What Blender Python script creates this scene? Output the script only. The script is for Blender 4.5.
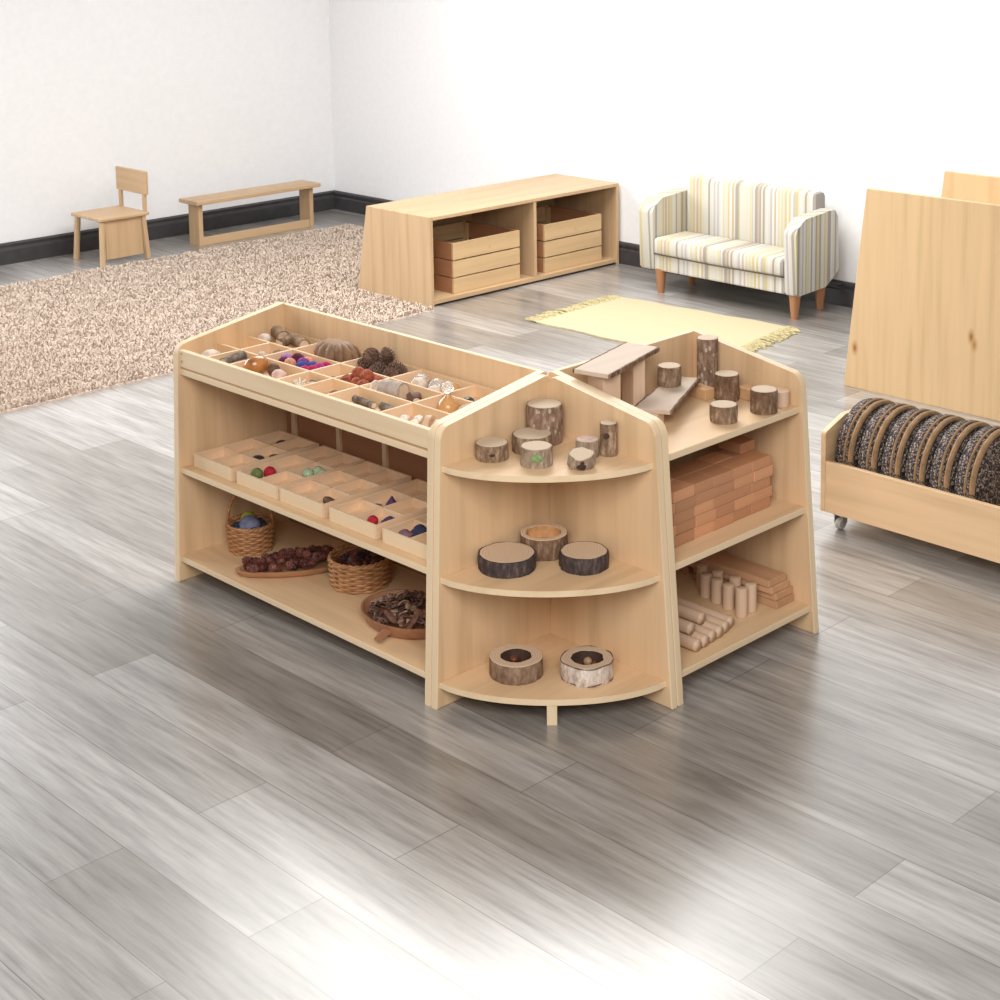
import bpy, bmesh, math, random
from mathutils import Vector, Matrix, noise
for o in list(bpy.data.objects): bpy.data.objects.remove(o)
random.seed(11)
C = bpy.context.scene.collection
S = bpy.context.scene
PI = math.pi
R2 = 2 ** -.5

# ------------------------------------------------------------------ camera
cam = bpy.data.cameras.new('camera'); co = bpy.data.objects.new('camera', cam); C.objects.link(co)
cam.sensor_width = 36; cam.lens = 59.758
cam.shift_x = -.03825; cam.shift_y = -.34764
cam.clip_start = .05; cam.clip_end = 60
M = Matrix.Rotation(2.3568, 4, 'Z') @ Matrix.Rotation(1.4246, 4, 'X') @ Matrix.Rotation(-.0113, 4, 'Z')
co.matrix_world = Matrix.Translation((3.0594, 3.0366, 2.0218)) @ M
S.camera = co

# ------------------------------------------------------------------ light
S.view_settings.view_transform = 'Standard'; S.view_settings.look = 'None'
S.view_settings.exposure = 0.12; S.view_settings.gamma = 1; S.view_settings.use_curve_mapping = False
w = bpy.data.worlds.new('world'); S.world = w; w.use_nodes = True
bg = w.node_tree.nodes['Background']; bg.inputs[0].default_value = (1, .98, .96, 1); bg.inputs[1].default_value = .30

def area(name, loc, target, sx, sy, power, col=(1, 1, 1)):
    l = bpy.data.lights.new(name, 'AREA'); l.shape = 'RECTANGLE'; l.size = sx; l.size_y = sy; l.energy = power; l.color = col
    o = bpy.data.objects.new(name, l); C.objects.link(o); o.location = loc
    o.rotation_euler = (Vector(target) - Vector(loc)).to_track_quat('-Z', 'Y').to_euler()
    return o
area('ceiling_light_panel', (-1.9, -2.2, 2.95), (-1.9, -2.2, 0), 2.4, 2.4, 170, (1, .985, .96))
area('front_fill_light', (2.9, 2.7, 2.9), (0, 0, .45), 2.6, 1.8, 150, (1, .98, .95))  # added fill lamp on the camera side, brightens the furniture fronts; no window there
area('side_window_daylight', (.9, -5.6, 1.7), (.2, 0, .3), 3.4, 2.2, 210, (.95, .97, 1))

# ------------------------------------------------------------------ materials
def mat(name):
    m = bpy.data.materials.new(name); m.use_nodes = True
    nt = m.node_tree; b = nt.nodes['Principled BSDF']
    return m, nt, b
def nd(nt, t, **kw):
    n = nt.nodes.new(t)
    for k, v in kw.items():
        if hasattr(n, k): setattr(n, k, v)
        else: n.inputs[k].default_value = v
    return n
def ramp(nt, fac, stops, mode='LINEAR'):
    r = nt.nodes.new('ShaderNodeValToRGB'); e = r.color_ramp; e.interpolation = mode
    while len(e.elements) < len(stops): e.elements.new(.5)
    for el, (p, c) in zip(e.elements, stops): el.position = p; el.color = (*c, 1)
    nt.links.new(fac, r.inputs[0]); return r
def bump(nt, b, h, strength, dist=.002):
    n = nt.nodes.new('ShaderNodeBump'); n.inputs['Strength'].default_value = strength; n.inputs['Distance'].default_value = dist
    nt.links.new(h, n.inputs['Height']); nt.links.new(n.outputs[0], b.inputs['Normal'])
def mapped(nt, scale, coord='Object', rot=(0, 0, 0)):
    t = nt.nodes.new('ShaderNodeTexCoord'); mp = nt.nodes.new('ShaderNodeMapping')
    mp.inputs['Scale'].default_value = scale; mp.inputs['Rotation'].default_value = rot
    nt.links.new(t.outputs[coord], mp.inputs[0]); return mp.outputs[0]
def wood(name, col, axis, var=.10, rough=.42, scale=1.0, knots=False, objvar=0):
    m, nt, b = mat(name)
    sc = [22 * scale] * 3; sc['xyz'.index(axis)] = 1.3 * scale
    v = mapped(nt, sc)
    n1 = nd(nt, 'ShaderNodeTexNoise', Scale=1.0, Detail=5.0, Roughness=.55); nt.links.new(v, n1.inputs['Vector'])
    lo = [c * (1 - var) * (.98 if i == 0 else .96 if i == 1 else .92) for i, c in enumerate(col)]; hi = [min(1, c * (1 + var * .7)) for c in col]
    r = ramp(nt, n1.outputs['Fac'], [(.33, lo), (.5, col), (.68, hi)])
    out = r.outputs[0]
    if knots:
        vk = mapped(nt, (7, 7, 7) if axis != 'z' else (6, 6, 3))
        vo = nd(nt, 'ShaderNodeTexVoronoi', Scale=1.0); nt.links.new(vk, vo.inputs['Vector'])
        kr = ramp(nt, vo.outputs['Distance'], [(.02, (.45, .26, .13)), (.07, (.85, .75, .62)), (.12, (1, 1, 1))])
        mx = nd(nt, 'ShaderNodeMix', data_type='RGBA', blend_type='MULTIPLY'); mx.inputs[0].default_value = 1
        nt.links.new(out, mx.inputs[6]); nt.links.new(kr.outputs[0], mx.inputs[7]); out = mx.outputs[2]
    if objvar:
        oi = nt.nodes.new('ShaderNodeObjectInfo')
        r2 = ramp(nt, oi.outputs['Random'], [(0, (1 - objvar,) * 3), (.5, (1, 1 - objvar * .25, 1 - objvar * .4)), (1, (1 + objvar,) * 3)])
        mx = nd(nt, 'ShaderNodeMix', data_type='RGBA', blend_type='MULTIPLY'); mx.inputs[0].default_value = 1
        nt.links.new(out, mx.inputs[6]); nt.links.new(r2.outputs[0], mx.inputs[7]); out = mx.outputs[2]
    nt.links.new(out, b.inputs['Base Color']); b.inputs['Roughness'].default_value = rough
    b.inputs['Specular IOR Level'].default_value = .35
    bump(nt, b, n1.outputs['Fac'], .08, .001)
    return m
def plain(name, col, rough=.5, metal=0, nscale=0, var=.25, bstr=0, bdist=.002, spec=.4):
    m, nt, b = mat(name)
    b.inputs['Base Color'].default_value = (*col, 1); b.inputs['Roughness'].default_value = rough; b.inputs['Metallic'].default_value = metal
    b.inputs['Specular IOR Level'].default_value = spec
    if nscale:
        n = nd(nt, 'ShaderNodeTexNoise', Scale=nscale, Detail=4.0); nt.links.new(mapped(nt, (1, 1, 1)), n.inputs['Vector'])
        r = ramp(nt, n.outputs['Fac'], [(.3, [c * (1 - var) for c in col]), (.7, [min(1, c * (1 + var)) for c in col])])
        nt.links.new(r.outputs[0], b.inputs['Base Color'])
        if bstr: bump(nt, b, n.outputs['Fac'], bstr, bdist)
    return m
MAPLE = (.73, .505, .30)
W = {a: wood('maple_' + a, MAPLE, a) for a in 'xyz'}
WE = {a: wood('maple_edge_' + a, (.79, .605, .395), a, .05) for a in 'xyz'}
TRAYW = wood('light_tray_wood', (.78, .56, .37), 'x', .07, .5)
PALE = {a: wood('pale_beech_' + a, (.66, .47, .33), a, .07, .55, objvar=.06) for a in 'xyz'}
BRICKW = wood('brick_wood', (.55, .275, .145), 'x', .10, .5, objvar=.20)
BLOCKW = wood('block_wood', (.60, .36, .19), 'x', .10, .5)
PLANKW = wood('plank_wood', (.56, .33, .19), 'y', .12, .5, objvar=.1)
PINE = {a: wood('pine_' + a, (.62, .43, .235), a, .09, .5, knots=True) for a in 'xyz'}
BEECH = {a: wood('shelf_beech_' + a, (.52, .355, .205), a, .10) for a in 'xyz'}
REDW = wood('crate_inner', (.42, .20, .10), 'y', .10, .6)
LEGW = wood('sofa_leg_wood', (.38, .18, .085), 'z', .1, .4)

def bark(name, c0, c1, spots=False, green=False):
    m, nt, b = mat(name)
    n = nd(nt, 'ShaderNodeTexNoise', Scale=1.0, Detail=8.0, Roughness=.7); nt.links.new(mapped(nt, (70, 70, 28)), n.inputs['Vector'])
    r = ramp(nt, n.outputs['Fac'], [(.34, [c * .55 for c in c0]), (.5, c0), (.66, c1)])
    out = r.outputs[0]
    if spots:
        vo = nd(nt, 'ShaderNodeTexVoronoi', Scale=1.0); nt.links.new(mapped(nt, (60, 60, 38)), vo.inputs['Vector'])
        kr = ramp(nt, vo.outputs['Distance'], [(.22, (.50, .385, .30)), (.34, (0, 0, 0))])
        mx = nd(nt, 'ShaderNodeMix', data_type='RGBA', blend_type='LIGHTEN'); mx.inputs[0].default_value = 1
        nt.links.new(out, mx.inputs[6]); nt.links.new(kr.outputs[0], mx.inputs[7]); out = mx.outputs[2]
    nt.links.new(out, b.inputs['Base Color']); b.inputs['Roughness'].default_value = .85; b.inputs['Specular IOR Level'].default_value = .2
    bump(nt, b, n.outputs['Fac'], .8, .004)
    return m
BARK_GREY = bark('bark_grey', (.25, .16, .10), (.48, .36, .25))
BARK_SPOT = bark('bark_spotted', (.26, .16, .11), (.44, .33, .25), spots=True)
BARK_DARK = bark('bark_dark', (.075, .055, .052), (.16, .12, .11))
BARK_BROWN = bark('bark_brown', (.20, .115, .07), (.38, .265, .175))
BARK_TAN = bark('bark_tan', (.27, .17, .11), (.38, .27, .19))
BARK_BIRCH = bark('bark_birch', (.66, .55, .47), (.90, .84, .78))
BARK_SILVER = bark('bark_silver', (.34, .25, .18), (.54, .44, .34))
def rings(name, c0, c1, f=90):
    m, nt, b = mat(name)
    wv = nd(nt, 'ShaderNodeTexWave', wave_type='RINGS', rings_direction='Z', Scale=1.0, Distortion=3.0, Detail=3.0)
    nt.links.new(mapped(nt, (f, f, f)), wv.inputs['Vector'])
    r = ramp(nt, wv.outputs['Fac'], [(.1, c0), (.8, c1)])
    nt.links.new(r.outputs[0], b.inputs['Base Color']); b.inputs['Roughness'].default_value = .7
    return m
CUT = rings('cut_pale', (.50, .37, .25), (.64, .51, .375), 60)
CUT_TAN = rings('cut_tan', (.56, .40, .27), (.68, .53, .39), 45)
CUT_ORANGE = plain('cut_orange', (.55, .30, .13), .6, nscale=40)
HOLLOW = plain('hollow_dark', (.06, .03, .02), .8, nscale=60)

# ------------------------------------------------------------------ mesh helpers
def obj(name, bm, m, parent=None, smooth=False, loc=None, off=None):
    """link bm as one mesh; off = world point that becomes the local origin"""
    if off is not None: bmesh.ops.translate(bm, verts=bm.verts, vec=-Vector(off))
    me = bpy.data.meshes.new(name)
    bmesh.ops.recalc_face_normals(bm, faces=bm.faces)
    bm.to_mesh(me); bm.free()
    for mm in (m if isinstance(m, (list, tuple)) else [m]): me.materials.append(mm)
    if smooth:
        for p in me.polygons: p.use_smooth = True
        try: me.set_sharp_from_angle(angle=math.radians(40))
        except Exception: pass
    o = bpy.data.objects.new(name, me); C.objects.link(o)
    if parent is not None: o.parent = parent
    if loc is not None: o.location = loc
    return o
def banded(o, axis, m):
    """edge banding: every face that does not look along the board's thickness gets the paler veneer"""
    o.data.materials.append(m); i = 'xyz'.index(axis)
    for p in o.data.polygons:
        if abs(p.normal[i]) < .75: p.material_index = 1
    return o
def tag(o, label, cat, group=None):
    o['label'] = label; o['category'] = cat
    if group: o['group'] = group
    return o
def thing(name, label, cat, loc=(0, 0, 0), rz=0, group=None):
    o = bpy.data.objects.new(name, None); C.objects.link(o); o.location = loc; o.rotation_euler = (0, 0, rz)
    o.empty_display_size = .02
    return tag(o, label, cat, group)
def struct(name, bm, m):
    o = obj(name, bm, m); o['kind'] = 'structure'; return o
def dup(root, loc=None, rot=None, label=None, group=None, scale=None):
    r = root.copy(); C.objects.link(r)
    if loc is not None: r.location = loc
    if rot is not None: r.rotation_euler = rot
    if scale is not None: r.scale = scale
    if label: r['label'] = label
    if group: r['group'] = group
    for ch in list(root.children):
        c = ch.copy(); C.objects.link(c); c.parent = r
        for g in ch.children:
            d = g.copy(); C.objects.link(d); d.parent = c
    return r
def bev(bm, geom_edges, r, seg=2):
    if r > 0: bmesh.ops.bevel(bm, geom=geom_edges, offset=r, segments=seg, affect='EDGES', profile=.5)
def box(bm, x0, x1, y0, y1, z0, z1, b=.0015, mtx=None):
    g = bmesh.ops.create_cube(bm, size=1)
    for v in g['verts']:
        v.co = Vector((x0 + (v.co.x + .5) * (x1 - x0), y0 + (v.co.y + .5) * (y1 - y0), z0 + (v.co.z + .5) * (z1 - z0)))
    es = list({e for v in g['verts'] for e in v.link_edges})
    if mtx is not None:
        for v in g['verts']: v.co = mtx @ v.co
    bev(bm, es, b)
    return bm
def nbox(*a, **k): return box(bmesh.new(), *a, **k)
def prism(bm, pts, axis, a0, a1, b=.0015):
    def mk(p, a):
        return {'x': (a, p[0], p[1]), 'y': (p[0], a, p[1]), 'z': (p[0], p[1], a)}[axis]
    n = len(pts)
    lo = [bm.verts.new(mk(p, a0)) for p in pts]; hi = [bm.verts.new(mk(p, a1)) for p in pts]
    f0 = bm.faces.new(lo[::-1]); f1 = bm.faces.new(hi)
    for i in range(n): bm.faces.new((lo[i], lo[(i + 1) % n], hi[(i + 1) % n], hi[i]))
    if b: bev(bm, list(f0.edges) + list(f1.edges), b, 2)
    return bm
def nprism(*a, **k): return prism(bmesh.new(), *a, **k)
def fillet(pts, rad, seg=7):
    out = []; n = len(pts)
    for i in range(n):
        r = rad[i]; p = Vector(pts[i])
        if r <= 0: out.append(tuple(p)); continue
        a = (Vector(pts[i - 1]) - p).normalized(); c = (Vector(pts[(i + 1) % n]) - p).normalized()
        ang = a.angle(c); d = r / math.tan(ang / 2); ctr = p + (a + c).normalized() * (r / math.sin(ang / 2))
        s = p + a * d - ctr; e = p + c * d - ctr
        a0 = math.atan2(s.y, s.x); da = math.atan2(e.y, e.x) - a0
        da = (da + PI) % (2 * PI) - PI
        for k in range(seg + 1):
            t = a0 + da * k / seg; out.append((ctr.x + r * math.cos(t), ctr.y + r * math.sin(t)))
    return out
def lathe(bm, prof, n=24, c=(0, 0, 0), nz=0, nf=40, seed=0, closed=False, mi=None):
    rows = []
    for r, z in prof:
        row = []
        for i in range(n):
            a = 2 * PI * i / n; rr = r
            if nz: rr = r + nz * noise.noise(Vector((math.cos(a) * r * nf + seed * 7.1, math.sin(a) * r * nf, z * nf * .25)))
            row.append(bm.verts.new((c[0] + rr * math.cos(a), c[1] + rr * math.sin(a), c[2] + z)))
        rows.append(row)
    for j in range(len(rows) - (0 if closed else 1)):
        A, B = rows[j], rows[(j + 1) % len(rows)]
        for i in range(n): bm.faces.new((A[i], A[(i + 1) % n], B[(i + 1) % n], B[i]))
    if not closed:
        for row, rv in ((rows[0], True), (rows[-1], False)):
            bm.faces.new(row[::-1] if rv else row)
    return bm
def tube(bm, pts, r, n=6, closed=False, taper=None):
    pts = [Vector(p) for p in pts]; L = len(pts); rows = []
    up = Vector((0, 0, 1))
    for i, p in enumerate(pts):
        a = pts[(i - 1) % L] if (closed or i) else p; b = pts[(i + 1) % L] if (closed or i < L - 1) else p
        t = (b - a).normalized(); s = t.cross(up)
        if s.length < 1e-3: s = t.cross(Vector((1, 0, 0)))
        s.normalize(); u = s.cross(t); rr = r * (taper(i / (L - 1)) if taper else 1)
        rows.append([bm.verts.new(p + (s * math.cos(2 * PI * k / n) + u * math.sin(2 * PI * k / n)) * rr) for k in range(n)])
    for j in range(L if closed else L - 1):
        A, B = rows[j], rows[(j + 1) % L]
        for k in range(n): bm.faces.new((A[k], A[(k + 1) % n], B[(k + 1) % n], B[k]))
    if not closed: bm.faces.new(rows[0][::-1]); bm.faces.new(rows[-1])
    return bm
def blob(bm, r, sub=2, nz=.0, nf=60, sc=(1, 1, 1), c=(0, 0, 0), seed=0):
    g = bmesh.ops.create_icosphere(bm, subdivisions=sub, radius=r)
    for v in g['verts']:
        d = v.co.normalized(); k = 1 + nz * noise.noise(v.co * nf + Vector((seed * 3.7, seed, 0)))
        v.co = Vector((d.x * r * sc[0] * k + c[0], d.y * r * sc[1] * k + c[1], d.z * r * sc[2] * k + c[2]))
    return bm

# ------------------------------------------------------------------ the room
m, nt, b = mat('floor_planks')
v = mapped(nt, (1, 1, 1), rot=(0, 0, PI / 2))
br = nd(nt, 'ShaderNodeTexBrick', offset=.37, Scale=1.0)
br.inputs['Brick Width'].default_value = 1.25; br.inputs['Row Height'].default_value = .19; br.inputs['Mortar Size'].default_value = .0012
br.inputs['Mortar Smooth'].default_value = .1; br.inputs['Bias'].default_value = 0
br.inputs['Color1'].default_value = (.225, .208, .186, 1); br.inputs['Color2'].default_value = (.365, .348, .328, 1); br.inputs['Mortar'].default_value = (.13, .115, .10, 1)
nt.links.new(v, br.inputs['Vector'])
n1 = nd(nt, 'ShaderNodeTexNoise', Scale=1.0, Detail=7.0, Roughness=.65); nt.links.new(mapped(nt, (48, 3.2, 1)), n1.inputs['Vector'])
n2 = nd(nt, 'ShaderNodeTexNoise', Scale=1.0, Detail=3.0, Roughness=.5); nt.links.new(mapped(nt, (11, 1.5, 1)), n2.inputs['Vector'])
g1 = ramp(nt, n1.outputs['Fac'], [(.3, (.60, .59, .58)), (.5, (1, 1, 1)), (.7, (1.32, 1.32, 1.34))])
g2 = ramp(nt, n2.outputs['Fac'], [(.3, (.78, .77, .76)), (.65, (1.12, 1.12, 1.13))])
mx = nd(nt, 'ShaderNodeMix', data_type='RGBA', blend_type='MULTIPLY'); mx.inputs[0].default_value = 1
nt.links.new(br.outputs['Color'], mx.inputs[6]); nt.links.new(g1.outputs[0], mx.inputs[7])
mx2 = nd(nt, 'ShaderNodeMix', data_type='RGBA', blend_type='MULTIPLY'); mx2.inputs[0].default_value = 1
nt.links.new(mx.outputs[2], mx2.inputs[6]); nt.links.new(g2.outputs[0], mx2.inputs[7])
nt.links.new(mx2.outputs[2], b.inputs['Base Color'])
b.inputs['Roughness'].default_value = .36; b.inputs['Specular IOR Level'].default_value = .6
b.inputs['Coat Weight'].default_value = .85; b.inputs['Coat IOR'].default_value = 1.65; b.inputs['Coat Roughness'].default_value = .24
bump(nt, b, n1.outputs['Fac'], .12, .002)
FLOOR = m
WALLM = plain('wall_paint', (.82, .82, .83), .85, nscale=30, var=.02)
BASEM = plain('baseboard_paint', (.045, .042, .045), .45, nscale=20, var=.15)
struct('floor', nbox(-3.95, 5.2, -6.0, 5.2, -.06, 0, b=0), FLOOR)
struct('wall_back', nbox(-3.97, -3.87, -5.98, 5.2, 0, 2.7, b=0), WALLM)
struct('wall_left', nbox(-3.87, 5.2, -5.98, -5.88, 0, 2.7, b=0), WALLM)
prof = [(-3.87, 0), (-3.852, 0), (-3.852, .082), (-3.857, .09), (-3.857, .1), (-3.851, .105), (-3.851, .118), (-3.86, .127), (-3.87, .127)]
struct('baseboard_back', nprism(prof, 'y', -5.88, 5.2, b=0), BASEM)
struct('baseboard_left', nprism([(-5.88, 0), (-5.862, 0), (-5.862, .082), (-5.867, .1), (-5.861, .118), (-5.88, .127)], 'x', -3.87, 5.2, b=0), BASEM)

# ------------------------------------------------------------------ shag rug
RUGM = plain('shag_fibre', (.58, .48, .40), .95, nscale=40, var=.13, spec=.1)
RUGB = plain('shag_backing', (.62, .50, .42), .95, nscale=60)
rug = thing('shag_rug', 'large beige shag rug behind the long low shelf with trays', 'rug', (-1.6, -4.2, 0))
RX0, RX1, RY0, RY1 = -3.5, .55, -5.28, -3.165
def onrug(x, y): return not (x < -2.37 and y > -3.86)
bm = prism(bmesh.new(), [(RX0, RY0), (RX1, RY0), (RX1, RY1), (-2.37, RY1), (-2.37, -3.86), (RX0, -3.86)], 'z', 0, .008, b=0)
obj('backing', bm, RUGB, rug, off=rug.location)
rnd = random.Random(5)
vs, fs = [], []
st = .0125
nx, ny = int((RX1 - RX0) / st), int((RY1 - RY0) / st)
for i in range(nx):
    for j in range(ny):
        x = RX0 + (i + rnd.random()) * st; y = RY0 + (j + rnd.random()) * st
        if not onrug(x, y): continue
        cl = noise.noise(Vector((x * 9, y * 9, 3)))
        for k in range(3):
            a = rnd.random() * 6.283; lean = .006 + rnd.random() * .011; h = .013 + rnd.random() * .010 + cl * .007
            ca, sa = math.cos(a), math.sin(a); wd = .0033; n0 = len(vs)
            vs += [(x - sa * wd, y + ca * wd, .006), (x + sa * wd, y - ca * wd, .006),
                   (x + ca * lean * .6 + sa * wd, y + sa * lean * .6 - ca * wd, .006 + h * .8), (x + ca * lean * .6 - sa * wd, y + sa * lean * .6 + ca * wd, .006 + h * .8),
                   (x + ca * lean, y + sa * lean, .006 + h)]
            fs += [(n0, n0 + 1, n0 + 2, n0 + 3), (n0 + 3, n0 + 2, n0 + 4)]
me = bpy.data.meshes.new('pile')
ox, oy = -1.6, -4.2
me.from_pydata([(p[0] - ox, p[1] - oy, p[2]) for p in vs], [], fs); me.materials.append(RUGM)
pile = bpy.data.objects.new('pile', me); C.objects.link(pile); pile.parent = rug; pile['kind'] = 'stuff'

# ------------------------------------------------------------------ yellow fringed rug
m, nt, b = mat('yellow_weave')
ck = nd(nt, 'ShaderNodeTexWave', wave_type='BANDS', bands_direction='X', Scale=60.0, Distortion=1.0)
nt.links.new(mapped(nt, (1, 1, 1)), ck.inputs['Vector'])
r = ramp(nt, ck.outputs['Fac'], [(.1, (.455, .385, .235)), (.9, (.51, .44, .285))])
nt.links.new(r.outputs[0], b.inputs['Base Color']); b.inputs['Roughness'].default_value = .95
bump(nt, b, ck.outputs['Fac'], .3, .002)
YEL = m
FRG = plain('yellow_fringe', (.44, .375, .20), .95, nscale=80, var=.35)
yr = thing('fringed_rug', 'flat pale yellow rug with fringed ends in front of striped sofa', 'rug', (-2.88, -2.16, 0))
N = 24
def edge(p, q, amp, ph):
    return [(p[0] + (q[0] - p[0]) * k / N + amp * math.sin(k * .8 + ph), p[1] + (q[1] - p[1]) * k / N) for k in range(N + 1)]
cA, cB, cC, cD = (-3.226, -2.640), (-2.552, -2.607), (-2.570, -1.530), (-3.307, -1.655)
prism(bm := bmesh.new(), edge(cB, cC, .006, 0) + edge(cD, cA, .006, 1), 'z', .001, .009, b=.002)
obj('woven_mat', bm, YEL, yr, off=yr.location)
for p, q, s in ((cA, cB, -1), (cD, cC, 1)):
    bm = bmesh.new(); rr = random.Random(3)
    for i in range(95):
        t_ = (i + .5) / 95; x = p[0] + (q[0] - p[0]) * t_; yy = p[1] + (q[1] - p[1]) * t_
        l = .07 + rr.random() * .04; dx = (rr.random() - .5) * .06
        tube(bm, [(x, yy - s * .005, .006), (x + dx * .3, yy + s * l * .35, .007 + rr.random() * .006), (x + dx, yy + s * l, .004)], .0032, 5)
    f = obj('fringe', bm, FRG, yr, off=yr.location); f['label'] = 'yellow tassel fringe along the end'

# ------------------------------------------------------------------ the three linked shelf units
D, TAU, H, HF = .407, .032, .798, .7350
DR, TAUR = .398, .058
def uz(z): return D + TAU * (1 - z / HF)
def uzr(z): return DR + TAUR * (1 - z / HF)
def panel_profile(d=D, tau=TAU):
    return fillet([(0, 0), (d + tau, 0), (d, HF), (0, H)], [0, 0, .035, .012])
T = .024
Z_TRAY, Z_LM, Z_LB = .667, .358, .080
L1, L2 = 1.182, .614

lu = thing('sensory_shelf_unit', 'long maple shelf unit with a divided tray top and two shelves', 'shelf', (.2, -.6, 0))
O = lu.location
for y in (-L1, -T): banded(obj('end_panel', nprism(panel_profile(), 'y', y, y + T, b=.003), W['z'], lu, off=O), 'y', WE['z'])
banded(obj('back_panel', nbox(0, .015, -L1 + T, -T, .07, H - .004, b=.0015), W['z'], lu, off=O), 'x', WE['y'])
banded(obj('shelf', nbox(.015, uz(Z_LM) - .008, -L1 + T, -T, Z_LM - .018, Z_LM, b=.002), W['y'], lu, off=O), 'z', WE['y'])
banded(obj('shelf', nbox(.015, uz(Z_LB) - .008, -L1 + T, -T, Z_LB - .018, Z_LB, b=.002), W['y'], lu, off=O), 'z', WE['y'])
banded(obj('tray_base', nbox(.015, uz(Z_TRAY) - .006, -L1 + T, -T, Z_TRAY - .022, Z_TRAY - .003, b=.002), W['y'], lu, off=O), 'z', WE['y'])
fb = obj('front_board', nbox(.388, .404, -L1 + T, -T, Z_TRAY + .003, .722, b=.002), WE['y'], lu, off=O)
bm = nbox(.386, .399, -L1 + T, -T, Z_TRAY - .003, Z_TRAY + .003, b=0)
obj('groove', bm, BEECH['y'], lu, off=O)
for z in (.712, .688):
    bm = bmesh.new(); lathe(bm, [(.0035, 0), (.0035, .0015)], 12)
    bmesh.ops.rotate(bm, verts=bm.verts, matrix=Matrix.Rotation(PI / 2, 3, 'Y')); bmesh.ops.translate(bm, verts=bm.verts, vec=(.4035, -L1 + T + .014, z))
    s = obj('screw', bm, plain('screw_brass', (.45, .30, .12), .4, .6), fb, off=O)
ZD = .716
obj('tray_floor', nbox(.015, .388, -L1 + T, -T, Z_TRAY - .003, Z_TRAY + .014, b=0), TRAYW, lu, off=O)
def divx(y, x0, x1): obj('divider', nbox(x0, x1, y - .004, y + .004, Z_TRAY + .014, ZD, b=.001), TRAYW, lu, off=O)
def divy(x): obj('divider', nbox(x - .004, x + .004, -L1 + T, -T, Z_TRAY + .014, ZD, b=.001), W['y'], lu, off=O)
divy(.152); divy(.264); divy(.033)
YC = [-1.158, -.930, -.700, -.475, -.247, -T]
for y in YC[1:5]:
    for x0, x1 in ((.037, .148), (.156, .260), (.268, .388)): divx(y, x0, x1)
for y, x0, x1 in ((-1.045, .156, .260), (-1.045, .268, .388), (-.592, .156, .260), (-.592, .268, .388)): divx(y, x0, x1)
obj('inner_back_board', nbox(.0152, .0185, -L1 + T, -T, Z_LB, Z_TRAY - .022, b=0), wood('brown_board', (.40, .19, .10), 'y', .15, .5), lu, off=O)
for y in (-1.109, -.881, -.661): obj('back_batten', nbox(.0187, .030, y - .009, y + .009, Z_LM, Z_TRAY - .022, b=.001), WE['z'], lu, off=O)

cu = thing('corner_shelf_unit', 'quarter round maple corner shelf unit joining two straight units', 'shelf', (.15, .15, 0))
O = cu.location
banded(obj('side_panel', nprism(fillet([(0, 0), (D + TAU, 0), (D, HF), (0, H)], [0, 0, .035, .03]), 'y', .0015, T, b=.003), W['z'], cu, off=O), 'y', WE['z'])
banded(obj('side_panel', nprism(fillet([(T, 0), (DR + TAUR, 0), (DR, HF), (T, H - .003)], [0, 0, .035, .022]), 'x', .0015, T, b=.003), W['z'], cu, off=O), 'x', WE['z'])
for z in (.637, .347, .070):
    pts = [(T, T)]
    for k in range(25):
        a = .06 + (PI / 2 - .12) * k / 24; q = .022 - .015 * math.cos(2 * a) ** 2
        pts.append(((uz(z) - q) * math.cos(a) if k < 24 else T, (uzr(z) - q - .006) * math.sin(a) if k else T))
    banded(obj('quarter_round_shelf', nprism(pts, 'z', z - .016, z, b=.002), W['x'], cu, off=O), 'z', WE['x'])
mt = Matrix.Translation((.287, .287, 0)) @ Matrix.Rotation(PI / 4, 4, 'Z')
obj('front_leg', nbox(-.01, .01, -.013, .013, 0, .054, b=.001, mtx=mt), WE['z'], cu, off=O)

ru = thing('block_shelf_unit', 'short maple shelf unit holding logs, wooden bricks and dowels', 'shelf', (-.3, .2, 0))
O = ru.location
for x in (-L2, -T): banded(obj('end_panel', nprism(panel_profile(DR, TAUR), 'x', x, x + T, b=.003), W['z'], ru, off=O), 'x', WE['z'])
banded(obj('back_panel', nbox(-L2 + T, -T, 0, .015, .07, H - .004, b=.0015), W['z'], ru, off=O), 'y', WE['x'])
Z_RT, Z_RM, Z_RB = .647, .362, .080
for z in (Z_RT, Z_RM, Z_RB): banded(obj('shelf', nbox(-L2 + T, -T, .015, uzr(z) - .008, z - .019, z, b=.002), W['x'], ru, off=O), 'z', WE['x'])

# ------------------------------------------------------------------ logs
def log(name, label, x, y, z, r, h, bk=BARK_GREY, cut=CUT, cat='log', tilt=None, seed=1, nz=.0025, group=None):
    t = thing(name, label, cat, (x, y, z), group=group)
    n = 30; bm = bmesh.new()
    ks = max(3, int(h / .012))
    prof = [(r * .985, 0)] + [(r, h * (k + .3) / (ks + .3)) for k in range(ks)] + [(r * .99, h)]
    lathe(bm, prof, n, nz=nz, nf=70, seed=seed)
    obj('bark', bm, bk, t, smooth=True)
    bm = bmesh.new(); lathe(bm, [(r * .90, h - .002), (r * .93, h + .0006), (r * .905, h + .0012)], n, nz=nz * .7, nf=70, seed=seed)
    obj('cut_face', bm, cut, t)
    if tilt: t.rotation_euler = tilt
    return t
z = .6375
log('log_block', 'tallest bark covered log standing at the back of the corner shelf', .086, .0710, z, .0475, .102, BARK_SPOT, seed=2)
A2 = log('log_slice', 'low bark log slice standing against the left side of the corner top shelf', .272, .0665, z, .0425, .041, BARK_GREY, seed=3)
bm = blob(bmesh.new(), .008, 2, sc=(.25, 1.3, .9)); o = obj('knot', bm, HOLLOW, A2, loc=(.0405 * R2 + .001, .0405 * R2 + .001, .02)); o.rotation_euler = (0, 0, PI / 4)
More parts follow.
